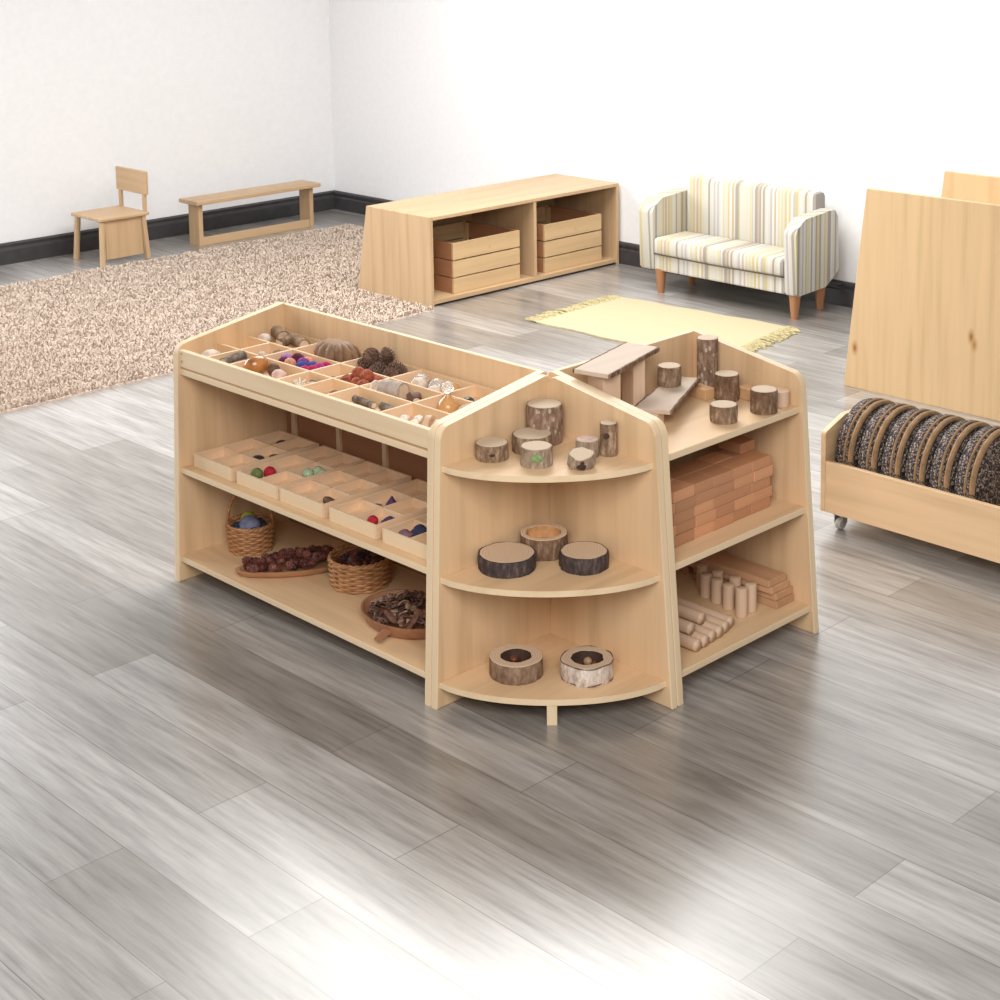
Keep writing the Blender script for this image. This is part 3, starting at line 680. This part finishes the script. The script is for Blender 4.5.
stick('driftwood_twig', 'thin dark twig, shorter of two in a front cell', .295, -.315, z, .011, .065, 1.4, DRIFT)
# fourth column middle: grey roll, thin disc, pod ; back: glass stones and shells
m_ = plain('grey_roll', (.42, .34, .29), .8, nscale=50)
stick('wooden_roll', 'thick grey wooden roll lying in a middle cell', .210, -.392, z, .027, .070, 1.75, m_, 'roll')
bm = lathe(bmesh.new(), [(.022, -.0025), (.0235, 0), (.022, .0025)], 24); o = obj('shell_disc', bm, WHITE, smooth=True, loc=(.225, -.455, z + .0235)); o.rotation_euler = (PI / 2, .0, .25); tag(o, 'thin pale disc standing on edge beside the grey roll', 'shell')
ball('seed_pod', 'dark brown pod at the end of the grey roll', 'seed pod', .205, -.312, z, .022, BRN, 2, .3, 60, (1, 1, .9), 24)
ball('seed_pod', 'tan pod near the front divider beside the dark pod', 'seed pod', .225, -.275, z, .017, TANST, 2, .3, 60, (1, 1, .9), 25)
coral('small white coral piece beside the tan pod', .240, -.300 + .04, z, .018, 8)
cl = [(.075, -.43, .022, CLEAR, 'clear glass lump nearest the pine cones'), (.115, -.395, .024, PALEST, 'grey lump between two clear glass lumps'), (.085, -.355, .023, CLEAR, 'clear glass lump in the middle of its back cell'), (.125, -.320, .020, PALEST, 'pale stone nearest the glass bottle'), (.070, -.300, .020, AMBER, 'amber glass lump by the back panel')]
for i, (x, y, r_, m_, lab) in enumerate(cl): ball('glass_stone', lab + ' in the tray top', 'stone', x, y, z, r_, m_, 2, .25, 40, (1.1, 1, .9), 30 + i)
# glass bottle
t = thing('glass_bottle', 'amber glass bottle with a clear ball stopper in the tray top', 'bottle', (.190, -.190, z))
obj('bottle_body', lathe(bmesh.new(), [(.020, 0), (.030, .006), (.031, .020), (.022, .036), (.010, .047), (.008, .056)], 28), AMBER, t, smooth=True)
o = obj('stopper', blob(bmesh.new(), .0165, 3, c=(0, 0, .072)), CLEAR, t, smooth=True); o['label'] = 'clear glass ball stopper'
ball('shell', 'tan seashell beside the amber glass bottle', 'shell', .190, -.110, z, .024, TANST, 3, .25, 50, (1, 1.2, .9), 40)
for k, (x, y, r_) in enumerate(((.335, -.100, .023), (.330, -.070, .020))):
    bm = bmesh.new(); lathe(bm, [(r_ * .62, -.008), (r_, -.008), (r_, .008), (r_ * .62, .008)], 24, closed=True)
    o = obj('wooden_ring', bm, PALE['z'], smooth=True, loc=(x, y, z + r_)); o.rotation_euler = (PI / 2, 0, .35); tag(o, ['larger', 'smaller'][k] + ' wooden ring on edge in the front cell beside the corner unit', 'ring')
for k, (x, y) in enumerate(((.320, -.215), (.300, -.185), (.330, -.165), (.295, -.145))):
    ball('shell', 'small white shell in the front cell beside the wooden rings', 'shell', x, y, z, .0125, WHITE, 2, .3, 60, (1.2, 1, .8), 50 + k, group='small white shells')
for k, (x, y) in enumerate(((.105, -.205), (.125, -.170), (.095, -.155), (.125, -.130))):
    ball('green_stone', 'dark green stone in the back cell beside the corner unit', 'stone', x, y, z, .016, DKGR, 2, .2, 50, (1.2, 1, .7), 60 + k, group='dark green stones')

# ------------------------------------------------------------------ baskets and bowls on the bottom shelf
m, nt, b = mat('wicker')
n = nd(nt, 'ShaderNodeTexNoise', Scale=40.0, Detail=4.0); nt.links.new(mapped(nt, (1, 1, 3)), n.inputs['Vector'])
r = ramp(nt, n.outputs['Fac'], [(.3, (.32, .135, .05)), (.7, (.58, .30, .125))]); nt.links.new(r.outputs[0], b.inputs['Base Color']); b.inputs['Roughness'].default_value = .55
WICK = m
WICKD = plain('wicker_inside', (.16, .08, .04), .8, nscale=40)
def basket(label, x, y, z, r0, r1, h, handle=False, rz=0):
    t = thing('wicker_basket', label, 'basket', (x, y, z), rz)
    ns = 20; bm = bmesh.new(); rows_ = 11
    for k in range(rows_):
        zz = .005 + (h - .010) * k / (rows_ - 1); rr = r0 + (r1 - r0) * zz / h
        pts = []
        for i in range(ns * 4):
            a = 2 * PI * i / (ns * 4); off = .0032 * math.cos(a * ns / 2 * 1 + PI * k) if True else 0
            pts.append(((rr + off) * math.cos(a), (rr + off) * math.sin(a), zz))
        tube(bm, pts, (h / rows_) * .56, 6, closed=True)
    obj('woven_wall', bm, WICK, t, smooth=True)
    bm = bmesh.new()
    for i in range(ns):
        a = 2 * PI * (i + .5) / ns
        tube(bm, [(r0 * math.cos(a), r0 * math.sin(a), .002), (r1 * math.cos(a), r1 * math.sin(a), h)], .0028, 6)
    obj('stakes', bm, WICK, t, smooth=True)
    bm = bmesh.new()
    for s in (0, PI):
        tube(bm, [((r1 + .002 * math.cos(a * 14 + s)) * math.cos(a), (r1 + .002 * math.cos(a * 14 + s)) * math.sin(a), h + .003 * math.sin(a * 14 + s)) for a in [2 * PI * i / 120 for i in range(120)]], .0042, 6, closed=True)
    obj('rim', bm, WICK, t, smooth=True)
    obj('base', lathe(bmesh.new(), [(r0 * .98, .001), (r0 * .98, .005)], 30), WICKD, t)
    if handle:
        bm = bmesh.new()
        for s in (0, 2.1, 4.2):
            tube(bm, [(0 + .004 * math.cos(k * .9 + s), -r1 * math.cos(PI * k / 40), h - .01 + (.125) * math.sin(PI * k / 40) + .004 * math.sin(k * .9 + s)) for k in range(41)], .0045, 6)
        obj('handle', bm, WICK, t, smooth=True)
    return t
z = Z_LB + .0005
bx, by = .246, -1.050
basket('wicker basket with an arched handle holding blue and green balls', bx, by, z, .062, .070, .084, True, PI / 4)
DBLUE = plain('blue_felt', (.025, .045, .085), .85, nscale=50, bstr=.4); LIL = plain('lilac_felt', (.22, .24, .38), .85, nscale=50, bstr=.4); YGR = plain('yellow_green_felt', (.42, .44, .07), .85, nscale=50, bstr=.4)
ball('felt_ball', 'large lilac and grey ball in the handled basket', 'ball', bx + .008, by + .008, z + .042, .034, LIL, 3, .1, 50)
ball('felt_ball', 'yellow green ball in the handled basket', 'ball', bx - .010, by - .026, z + .062, .024, YGR, 3, .1, 50)
for k, (dx, dy) in enumerate(((.038, -.010), (.018, .038), (-.028, .034), (-.040, -.008), (.024, -.034))):
    ball('felt_ball', 'dark blue ball bedded around the edge of the handled basket', 'ball', bx + dx, by + dy, z + .044, .020, DBLUE, 2, .1, 50, seed=k, group='dark blue balls')
b2x, b2y = .180, -.600
basket('round wicker basket filled with dark red cones, between tray and bowl', b2x, b2y, z, .082, .088, .082)
# alder cones
ALD = plain('alder_cone', (.13, .036, .026), .5, nscale=90, var=.6); ALD2 = plain('alder_cone_light', (.21, .07, .05), .5, nscale=90, var=.5); ALD3 = plain('alder_cone_dark', (.05, .022, .026), .6, nscale=90, var=.5)
al = [obj('alder_cone', cone_mesh(.030, .0135, 5 + i, 26), mm) for i, mm in enumerate((ALD, ALD2, ALD3))]
al_used = [0, 0, 0]
ra = random.Random(21)
def alder(x, y, zz, label, group, s=1):
    i = ra.choice((0, 0, 1, 2))
    if al_used[i]: o = al[i].copy(); C.objects.link(o)
    else: o = al[i]
    al_used[i] += 1
    o.rotation_euler = (ra.random() * 3, ra.random() * 3, ra.random() * 6); o.scale = (s, s, s)
    o.location = Vector((x, y, zz)) - o.rotation_euler.to_matrix() @ Vector((0, 0, .015 * s))
    tag(o, label, 'cone', group)
for lay_, (n_, rr_, zz_) in enumerate(((0, 0, 0), (15, .062, .060), (9, .040, .074), (3, .015, .084))):
    for i in range(n_):
        a = 2 * PI * i / max(n_, 1) + lay_; q = rr_ * (1 if i % 3 else .6)
        alder(b2x + q * math.cos(a), b2y + q * math.sin(a), z + zz_, 'dark red cone heaped in the round wicker basket', 'dark red cones in the basket', 1.05)
# long live edge tray with a ridge of cones
def dish(name, label, cat, outline, z, h, th, m, axis_c, inner=.86, cat2=None):
    t = thing(name, label, cat, (*axis_c, z)); n = len(outline)
    cx_, cy_ = axis_c; bm = bmesh.new()
    lv = [(.80, 0), (.93, h * .35), (1.0, h), (inner + .06, h * 1.0), (inner, h * .55), (inner * .8, th)]
    rows = [[bm.verts.new(((p[0] - cx_) * s, (p[1] - cy_) * s, zz)) for p in outline] for s, zz in lv]
    for A_, B_ in zip(rows, rows[1:]):
        for i in range(n): bm.faces.new((A_[i], A_[(i + 1) % n], B_[(i + 1) % n], B_[i]))
    bm.faces.new(rows[0][::-1]); bm.faces.new(rows[-1])
    obj('dish_body', bm, m, t, smooth=True); return t
# tray axis from (.36,-.93) to (.08,-.75)
p0, p1 = Vector((.408, -.900)), Vector((.122, -.758)); ax = (p1 - p0); Lx = ax.length; ax.normalize(); nx_ = Vector((-ax.y, ax.x))
ol = []
for k in range(40):
    a = 2 * PI * k / 40; u_, v_ = math.cos(a), math.sin(a)
    wv_ = .074 + .028 * u_ + .006 * noise.noise(Vector((u_ * 2, v_ * 2, 0)))
    ol.append(tuple((p0 + p1) / 2 + ax * u_ * Lx / 2 * (1 + .03 * noise.noise(Vector((v_ * 3, 1, 0)))) - nx_ * v_ * wv_ * (abs(v_) ** -.25 if abs(v_) > .05 else 1)))
TRW = wood('rustic_tray_wood', (.46, .24, .12), 'x', .14, .55)
cc = tuple((p0 + p1) / 2)
dish('wooden_tray', 'long rustic wooden tray heaped with dark red cones', 'tray', ol, z, .022, .008, TRW, cc)
for k in range(105):
    u_ = -.80 + 1.62 * ra.random(); v_ = (ra.random() * 2 - 1) * .62; wv_ = .062 + .024 * u_
    hgt = .036 * (1 - v_ * v_ * 1.6) * (1 - .5 * abs(u_) ** 3)
    p = Vector(cc) + ax * u_ * Lx / 2 + nx_ * v_ * wv_ + nx_ * -.004
    alder(p.x, p.y, z + .020 + hgt * ra.random() ** .6, 'dark red cone heaped in the long rustic wooden tray', 'dark red cones in the long tray', .88)
# leaf shaped bowl
cb = (.262, -.288)
ol = []
dv = Vector((.85, -.10)).normalized()
for k in range(44):
    a = 2 * PI * k / 44; ol.append((cb[0] + .118 * math.cos(a), cb[1] + .150 * math.sin(a) * (1 + .0 * math.cos(a))))
BW = wood('carved_bowl_wood', (.36, .17, .09), 'x', .14, .5)
bt = dish('carved_bowl', 'carved brown wooden bowl with a stub handle, filled with bark chips', 'bowl', ol, z, .040, .010, BW, cb, .90)
bm = bmesh.new(); tube(bm, [(.095, .03, .020), (.130, .045, .024), (.155, .055, .020)], .016, 10, taper=lambda t: 1 - .25 * t)
for v in bm.verts: v.co.z = .022 + (v.co.z - .022) * .6
obj('handle', bm, BW, bt, smooth=True)
CHIP = [plain('bark_chip_dark', (.075, .034, .022), .6, nscale=70, var=.5), plain('bark_chip', (.17, .08, .05), .6, nscale=70, var=.5), plain('bark_chip_pale', (.34, .21, .14), .6, nscale=70, var=.4)]
def chip(i):
    bm = bmesh.new(); n = 6; L = .034; wd = .011
    lo = []; hi = []
    for k in range(n + 1):
        t_ = k / n; xx = (t_ - .5) * L; w_ = wd * math.sin(PI * (.12 + .8 * t_)) ; zz = .006 * math.cos((t_ - .5) * 2.6)
        lo.append([bm.verts.new((xx, s * w_, zz - abs(s) * .003)) for s in (-1, 0, 1)]); hi.append([bm.verts.new((xx, s * w_ * .95, zz - abs(s) * .003 + .0028)) for s in (-1, 0, 1)])
    for k in range(n):
        for s in range(2):
            bm.faces.new((lo[k][s], lo[k][s + 1], lo[k + 1][s + 1], lo[k + 1][s])); bm.faces.new((hi[k][s], hi[k + 1][s], hi[k + 1][s + 1], hi[k][s + 1]))
        bm.faces.new((lo[k][0], lo[k + 1][0], hi[k + 1][0], hi[k][0])); bm.faces.new((lo[k][2], hi[k][2], hi[k + 1][2], lo[k + 1][2]))
    for k in (0, n):
        for s in range(2): bm.faces.new((lo[k][s], hi[k][s], hi[k][s + 1], lo[k][s + 1]))
    return obj('bark_chip', bm, CHIP[i])
chs = [chip(i) for i in range(3)]; used = [0] * 3
for k in range(120):
    a = ra.random() * 6.283; q = ra.random() ** .5 * .86; i = ra.choice((0, 0, 1, 1, 2))
    o = chs[i] if not used[i] else chs[i].copy()
    if used[i]: C.objects.link(o)
    used[i] += 1
    o.location = (cb[0] + .105 * q * math.cos(a), cb[1] + .138 * q * math.sin(a), z + .024 + .044 * (1 - q * q) * ra.random() ** .5)
    o.rotation_euler = (ra.uniform(-.9, .9), ra.uniform(-.9, .9), ra.random() * 6.28)
    tag(o, 'curled dark bark chip heaped in the carved wooden bowl', 'bark chip', 'bark chips in the carved bowl')

# ------------------------------------------------------------------ crate cabinet at the back
cbx = thing('crate_cabinet', 'low beech cabinet holding slatted pine crates beside the shag rug', 'cabinet', (-3.14, -3.53, 0))
O = cbx.location; CH = .47; X0, X1, YF, YB = -3.845, -2.415, -3.23, -3.83
cp = [(YB, .0), (YF, .0), (YF, CH), (YB + .09, CH)]
for x0, x1 in ((X1 - .02, X1), (X0, X0 + .02)): obj('end_panel', nprism(cp, 'x', x0, x1, b=.002), BEECH['z'], cbx, off=O)
obj('base_shelf', nbox(X0 + .02, X1 - .02, YB + .02, YF - .004, .012, .034, b=.001), BEECH['x'], cbx, off=O)
obj('gap_shade_strip', nbox(X0 + .02, X1 - .02, YF - .03, YF - .012, .003, .012, b=0), HOLLOW, cbx, off=O)  # dark strip, its colour stands in for the shade in the gap below
obj('upright', nbox(-3.185, -3.165, YB + .03, YF - .004, .034, CH - .02, b=.001), BEECH['z'], cbx, off=O)
obj('top_board', nbox(X0 + .02, X1 - .02, YB + .09, YF, CH - .02, CH, b=.002), BEECH['x'], cbx, off=O)
obj('back_panel', nbox(X0 + .02, X1 - .02, YB + .09, YB + .10, .034, CH - .02, b=0), BEECH['x'], cbx, off=O)
def crate(x0, x1, label, zb=.0345):
    t = thing('slatted_crate', label, 'crate', ((x0 + x1) / 2, -3.50, zb), group='slatted crates'); wx = (x1 - x0) / 2; yf, yb = .235, -.19
    for z0, z1 in ((.0, .080), (.087, .172), (.179, .268)):
        obj('front_slat', nbox(-wx, wx, yf - .012, yf, z0, z1, b=.001), PINE['x'], t)
        obj('rear_slat', nbox(-wx, wx, yb, yb + .012, z0, z1, b=.001), PINE['x'], t)
        for s in (-1, 1): obj('side_slat', nbox(s * wx - (.012 if s > 0 else 0), s * wx + (.012 if s < 0 else 0), yb + .012, yf - .012, z0, z1, b=.001), REDW, t)
    for s in (-1, 1):
        for yy in (yf - .034, yb + .012):
            obj('corner_post', nbox(s * (wx - .024) - .012, s * (wx - .024) + .012, yy, yy + .022, .002, .262, b=.001), PINE['z'], t)
    obj('crate_floor', nbox(-wx + .012, wx - .012, yb + .012, yf - .012, .002, .012, b=0), PINE['x'], t)
crate(-3.085, -2.600, 'slatted pine crate in the cabinet bay next to the shag rug')
crate(-3.735, -3.275, 'slatted pine crate in the cabinet bay next to the sofa')

# ------------------------------------------------------------------ striped sofa
m, nt, b = mat('stripe_fabric')
tc = nt.nodes.new('ShaderNodeTexCoord'); sx_ = nt.nodes.new('ShaderNodeSeparateXYZ'); nt.links.new(tc.outputs['Object'], sx_.inputs[0])
ad = nd(nt, 'ShaderNodeMath', operation='ADD'); nt.links.new(sx_.outputs[1], ad.inputs[0])
mu = nd(nt, 'ShaderNodeMath', operation='MULTIPLY'); nt.links.new(sx_.outputs[0], mu.inputs[0]); mu.inputs[1].default_value = 1.0
nt.links.new(mu.outputs[0], ad.inputs[1])
ml = nd(nt, 'ShaderNodeMath', operation='MULTIPLY'); nt.links.new(ad.outputs[0], ml.inputs[0]); ml.inputs[1].default_value = 84
vo = nd(nt, 'ShaderNodeTexVoronoi', voronoi_dimensions='1D', Scale=1.0); nt.links.new(ml.outputs[0], vo.inputs['W'])
sp_ = nt.nodes.new('ShaderNodeSeparateColor'); nt.links.new(vo.outputs['Color'], sp_.inputs[0])
stp = [(0, (.53, .505, .44)), (.2, (.49, .42, .23)), (.34, (.56, .545, .51)), (.48, (.31, .285, .26)), (.58, (.53, .49, .40)), (.70, (.41, .385, .40)), (.80, (.52, .47, .31)), (.90, (.46, .36, .26))]
r = ramp(nt, sp_.outputs[0], stp, 'CONSTANT'); nt.links.new(r.outputs[0], b.inputs['Base Color']); b.inputs['Roughness'].default_value = .95
b.inputs['Specular IOR Level'].default_value = .15
STR = m
m2 = STR.copy(); m2.name = 'stripe_fabric_seat'
for n_ in m2.node_tree.nodes:
    if n_.type == 'MATH' and n_.operation == 'MULTIPLY' and abs(n_.inputs[1].default_value - 1) < 1e-6: n_.inputs[1].default_value = 0
PIPE = plain('dark_piping', (.10, .07, .05), .8)
sf = thing('sofa', 'small sofa in yellow, grey and cream striped fabric against the wall', 'sofa', (-3.62, -2.2, 0))
O = sf.location
def rbox(x0, x1, y0, y1, z0, z1, r, seg=4):
    return box(bmesh.new(), x0, x1, y0, y1, z0, z1, b=r)
sd = fillet([(-3.77, .19), (-3.66, .130), (-3.44, .121), (-3.44, .205), (-3.77, .205)], [.02, .05, .01, 0, 0])
obj('seat_base', nprism(sd, 'y', -2.615, -1.765, b=.004), m2, sf, off=O)
asd = fillet([(-3.79, .20), (-3.68, .132), (-3.435, .121), (-3.425, .45), (-3.50, .50), (-3.775, .52)], [.03, .06, .012, .05, .05, .04])
for y0_, y1_ in ((-2.708, -2.612), (-1.760, -1.688)): obj('arm', nprism(asd, 'y', y0_, y1_, b=.012), STR, sf, smooth=True, off=O)
obj('backrest', rbox(-3.785, -3.69, -2.612, -1.760, .20, .60, .03), m2, sf, smooth=True, off=O)
cu_ = obj('seat_cushion', rbox(-3.69, -3.425, -2.610, -1.762, .207, .300, .020), m2, sf, smooth=True, off=O)
bm = bmesh.new(); tube(bm, [(-3.424, -2.600, .215), (-3.423, -2.2, .210), (-3.424, -1.772, .215)], .004, 6); obj('piping', bm, PIPE, cu_, off=O)
for x_, y_ in ((-3.462, -2.585), (-3.475, -1.728), (-3.735, -2.60), (-3.740, -1.765)):
    bm = bmesh.new(); q = [(.5, 0), (.82, .128)]
    lathe(bm, [(.0175, 0), (.031, .132)], 18, c=(x_, y_, 0)); obj('leg', bm, LEGW, sf, smooth=True, off=O)

# ------------------------------------------------------------------ bookcase end at the right
bk = thing('bookcase', 'pine bookcase with a leaning tapered side panel beside the wheeled bin', 'bookcase', (-2.95, -.45, 0))
O = bk.location
sdp = [(-.890, 0), (-.02, 0), (-.02, .86), (-.792, .86)]
for x0 in (-2.700, -3.30): obj('side_panel', nprism(sdp, 'x', x0, x0 + .02, b=.002), PINE['z'], bk, off=O)
for zz in (.06, .33, .60): obj('shelf', nbox(-3.28, -2.70, -.82 + zz * .1, -.04, zz, zz + .018, b=.001), PINE['x'], bk, off=O)
obj('back_panel', nbox(-3.28, -2.70, -.04, -.025, .06, .86, b=0), PINE['z'], bk, off=O)

# ------------------------------------------------------------------ wheeled bin with round woven cushions
bn = thing('wheeled_bin', 'low maple bin on casters holding round woven cushions', 'bin', (-1.47, .35, 0))
O = bn.location; BX0, BX1, BY0, BY1, BZ = -1.70, -1.263, -.004, .70, .060
obj('front_panel', nbox(BX1 - .018, BX1, BY0 + .0185, BY1 - .0185, BZ, .232, b=.002), W['y'], bn, off=O)
obj('rear_panel', nbox(BX0, BX0 + .018, BY0 + .0185, BY1 - .0185, BZ, .232, b=.002), W['y'], bn, off=O)
ep = fillet([(BX0, BZ), (BX1, BZ), (BX1, .328), (BX1 - .11, .365), (BX0 + .11, .365), (BX0, .328)], [0, 0, .015, .02, .02, .015])
for y in (BY0, BY1 - .018): obj('end_panel', nprism(ep, 'y', y, y + .018, b=.002), W['x'], bn, off=O)
obj('bin_floor', nbox(BX0 + .018, BX1 - .018, BY0 + .018, BY1 - .018, BZ, BZ + .015, b=0), W['y'], bn, off=O)
STEEL = plain('caster_steel', (.42, .40, .38), .35, .7); RUB = plain('caster_rubber', (.42, .40, .37), .5)
for x_, y_ in ((-1.30, .052), (-1.30, .66), (-1.645, .052), (-1.645, .66)):
    bm = nbox(-.018, .018, -.016, .016, .051, .060, b=0); box(bm, -.014, .014, -.0165, -.0135, .022, .052, b=.0005); box(bm, -.014, .014, .0135, .0165, .022, .052, b=.0005)
    cs = obj('caster_fork', bm, STEEL, bn, loc=Vector((x_, y_, 0)) - O)
    bm = bmesh.new(); lathe(bm, [(.018, -.010), (.020, -.007), (.020, .007), (.018, .010)], 22); bmesh.ops.rotate(bm, verts=bm.verts, matrix=Matrix.Rotation(PI / 2, 3, 'X')); bmesh.ops.translate(bm, verts=bm.verts, vec=(0, 0, .0205))
    obj('wheel', bm, RUB, cs, smooth=True)
m, nt, b = mat('tweed_weave')
vo = nd(nt, 'ShaderNodeTexVoronoi', Scale=1.0); nt.links.new(mapped(nt, (210, 210, 210)), vo.inputs['Vector'])
sp2 = nt.nodes.new('ShaderNodeSeparateColor'); nt.links.new(vo.outputs['Color'], sp2.inputs[0])
r = ramp(nt, sp2.outputs[0], [(0, (.035, .028, .028)), (.35, (.13, .095, .08)), (.6, (.30, .24, .20)), (.82, (.05, .04, .05)), (.93, (.46, .38, .32))], 'CONSTANT')
nt.links.new(r.outputs[0], b.inputs['Base Color']); b.inputs['Roughness'].default_value = .95; bump(nt, b, vo.outputs['Distance'], .8, .006)
TWEED = m; TANP = plain('tan_piping', (.30, .18, .09), .85, nscale=50)
def cushion(label, x, y, zc, r, th):
    t = thing('round_cushion', label, 'cushion', (x, y, zc), group='round woven cushions')
    bm = bmesh.new(); lathe(bm, [(r * .5, -th * .52), (r * .86, -th * .48), (r * .96, -th * .34), (r, 0), (r * .96, th * .34), (r * .86, th * .48), (r * .5, th * .52)], 56)
    bmesh.ops.rotate(bm, verts=bm.verts, matrix=Matrix.Rotation(PI / 2, 3, 'X')); obj('woven_cover', bm, TWEED, t, smooth=True)
    for s, rr_, tr in ((.45, .985, .004), (1.25, .95, .0095)):
        bm = bmesh.new(); tube(bm, [(r * rr_ * math.cos(a), s * th * .36, r * rr_ * math.sin(a)) for a in [2 * PI * i / 64 for i in range(64)]], tr, 8, closed=True); obj('piping', bm, TANP, t, smooth=True)
    for k in range(1, 5):
        bm = bmesh.new(); tube(bm, [(r * (.2 + .15 * k) * math.cos(a), th * .50, r * (.2 + .15 * k) * math.sin(a)) for a in [2 * PI * i / 48 for i in range(48)]], .007, 6, closed=True); obj('coil', bm, TWEED, t, smooth=True)
CR = .166
for k, (yy, th) in enumerate(((.057, .074), (.145, .074), (.233, .074), (.321, .074), (.409, .074), (.497, .074))):
    cushion('round woven cushion standing in the wheeled bin, %s from the low end panel' % ORD[k], -1.452, yy, BZ + .0155 + CR, CR, th)

# ------------------------------------------------------------------ chair and bench at the far left
ch = thing('wooden_chair', 'small beech chair at the far edge of the shag rug', 'chair', (-1.95, -5.55, 0))
LG = BEECH['z']
def leg_to(name, a, b_, r=.016, par=ch):
    bm = bmesh.new(); tube(bm, [a, b_], r, 8); obj(name, bm, LG, par)
for sx in (-1, 1):
    for sy in (-1, 1):
        a = Vector((sx * .15, sy * .15, .0)); t2 = Vector((sx * .135, sy * .135, .26))
        bm = bmesh.new(); tube(bm, [a, t2], .018, 8); obj('leg', bm, LG, ch)
obj('seat', nbox(-.165, .165, -.165, .165, .26, .28, b=.006), BEECH['x'], ch)
obj('backrest', nbox(-.165, -.145, -.165, .165, .38, .52, b=.006), BEECH['y'], ch)
for sy in (-1, 1): obj('back_post', nbox(-.163, -.147, sy * .13 - .014, sy * .13 + .014, .28, .40, b=.002), LG, ch)
obj('side_panel', nbox(-.130, .118, .125, .140, .03, .258, b=.002), BEECH['z'], ch)
bc = thing('low_bench', 'low beech bench standing on the floor beyond the shag rug', 'bench', (-2.935, -5.52, 0))
for sx in (-1, 1): obj('leg_panel', nbox(sx * .42 - .015, sx * .42 + .015, -.05, .06, .0, .26, b=.002), BEECH['z'], bc)
obj('bench_top', nbox(-.47, .47, -.10, .10, .26, .285, b=.004), BEECH['x'], bc)
obj('bottom_rail', nbox(-.405, .405, .035, .055, .0, .05, b=.002), BEECH['x'], bc)
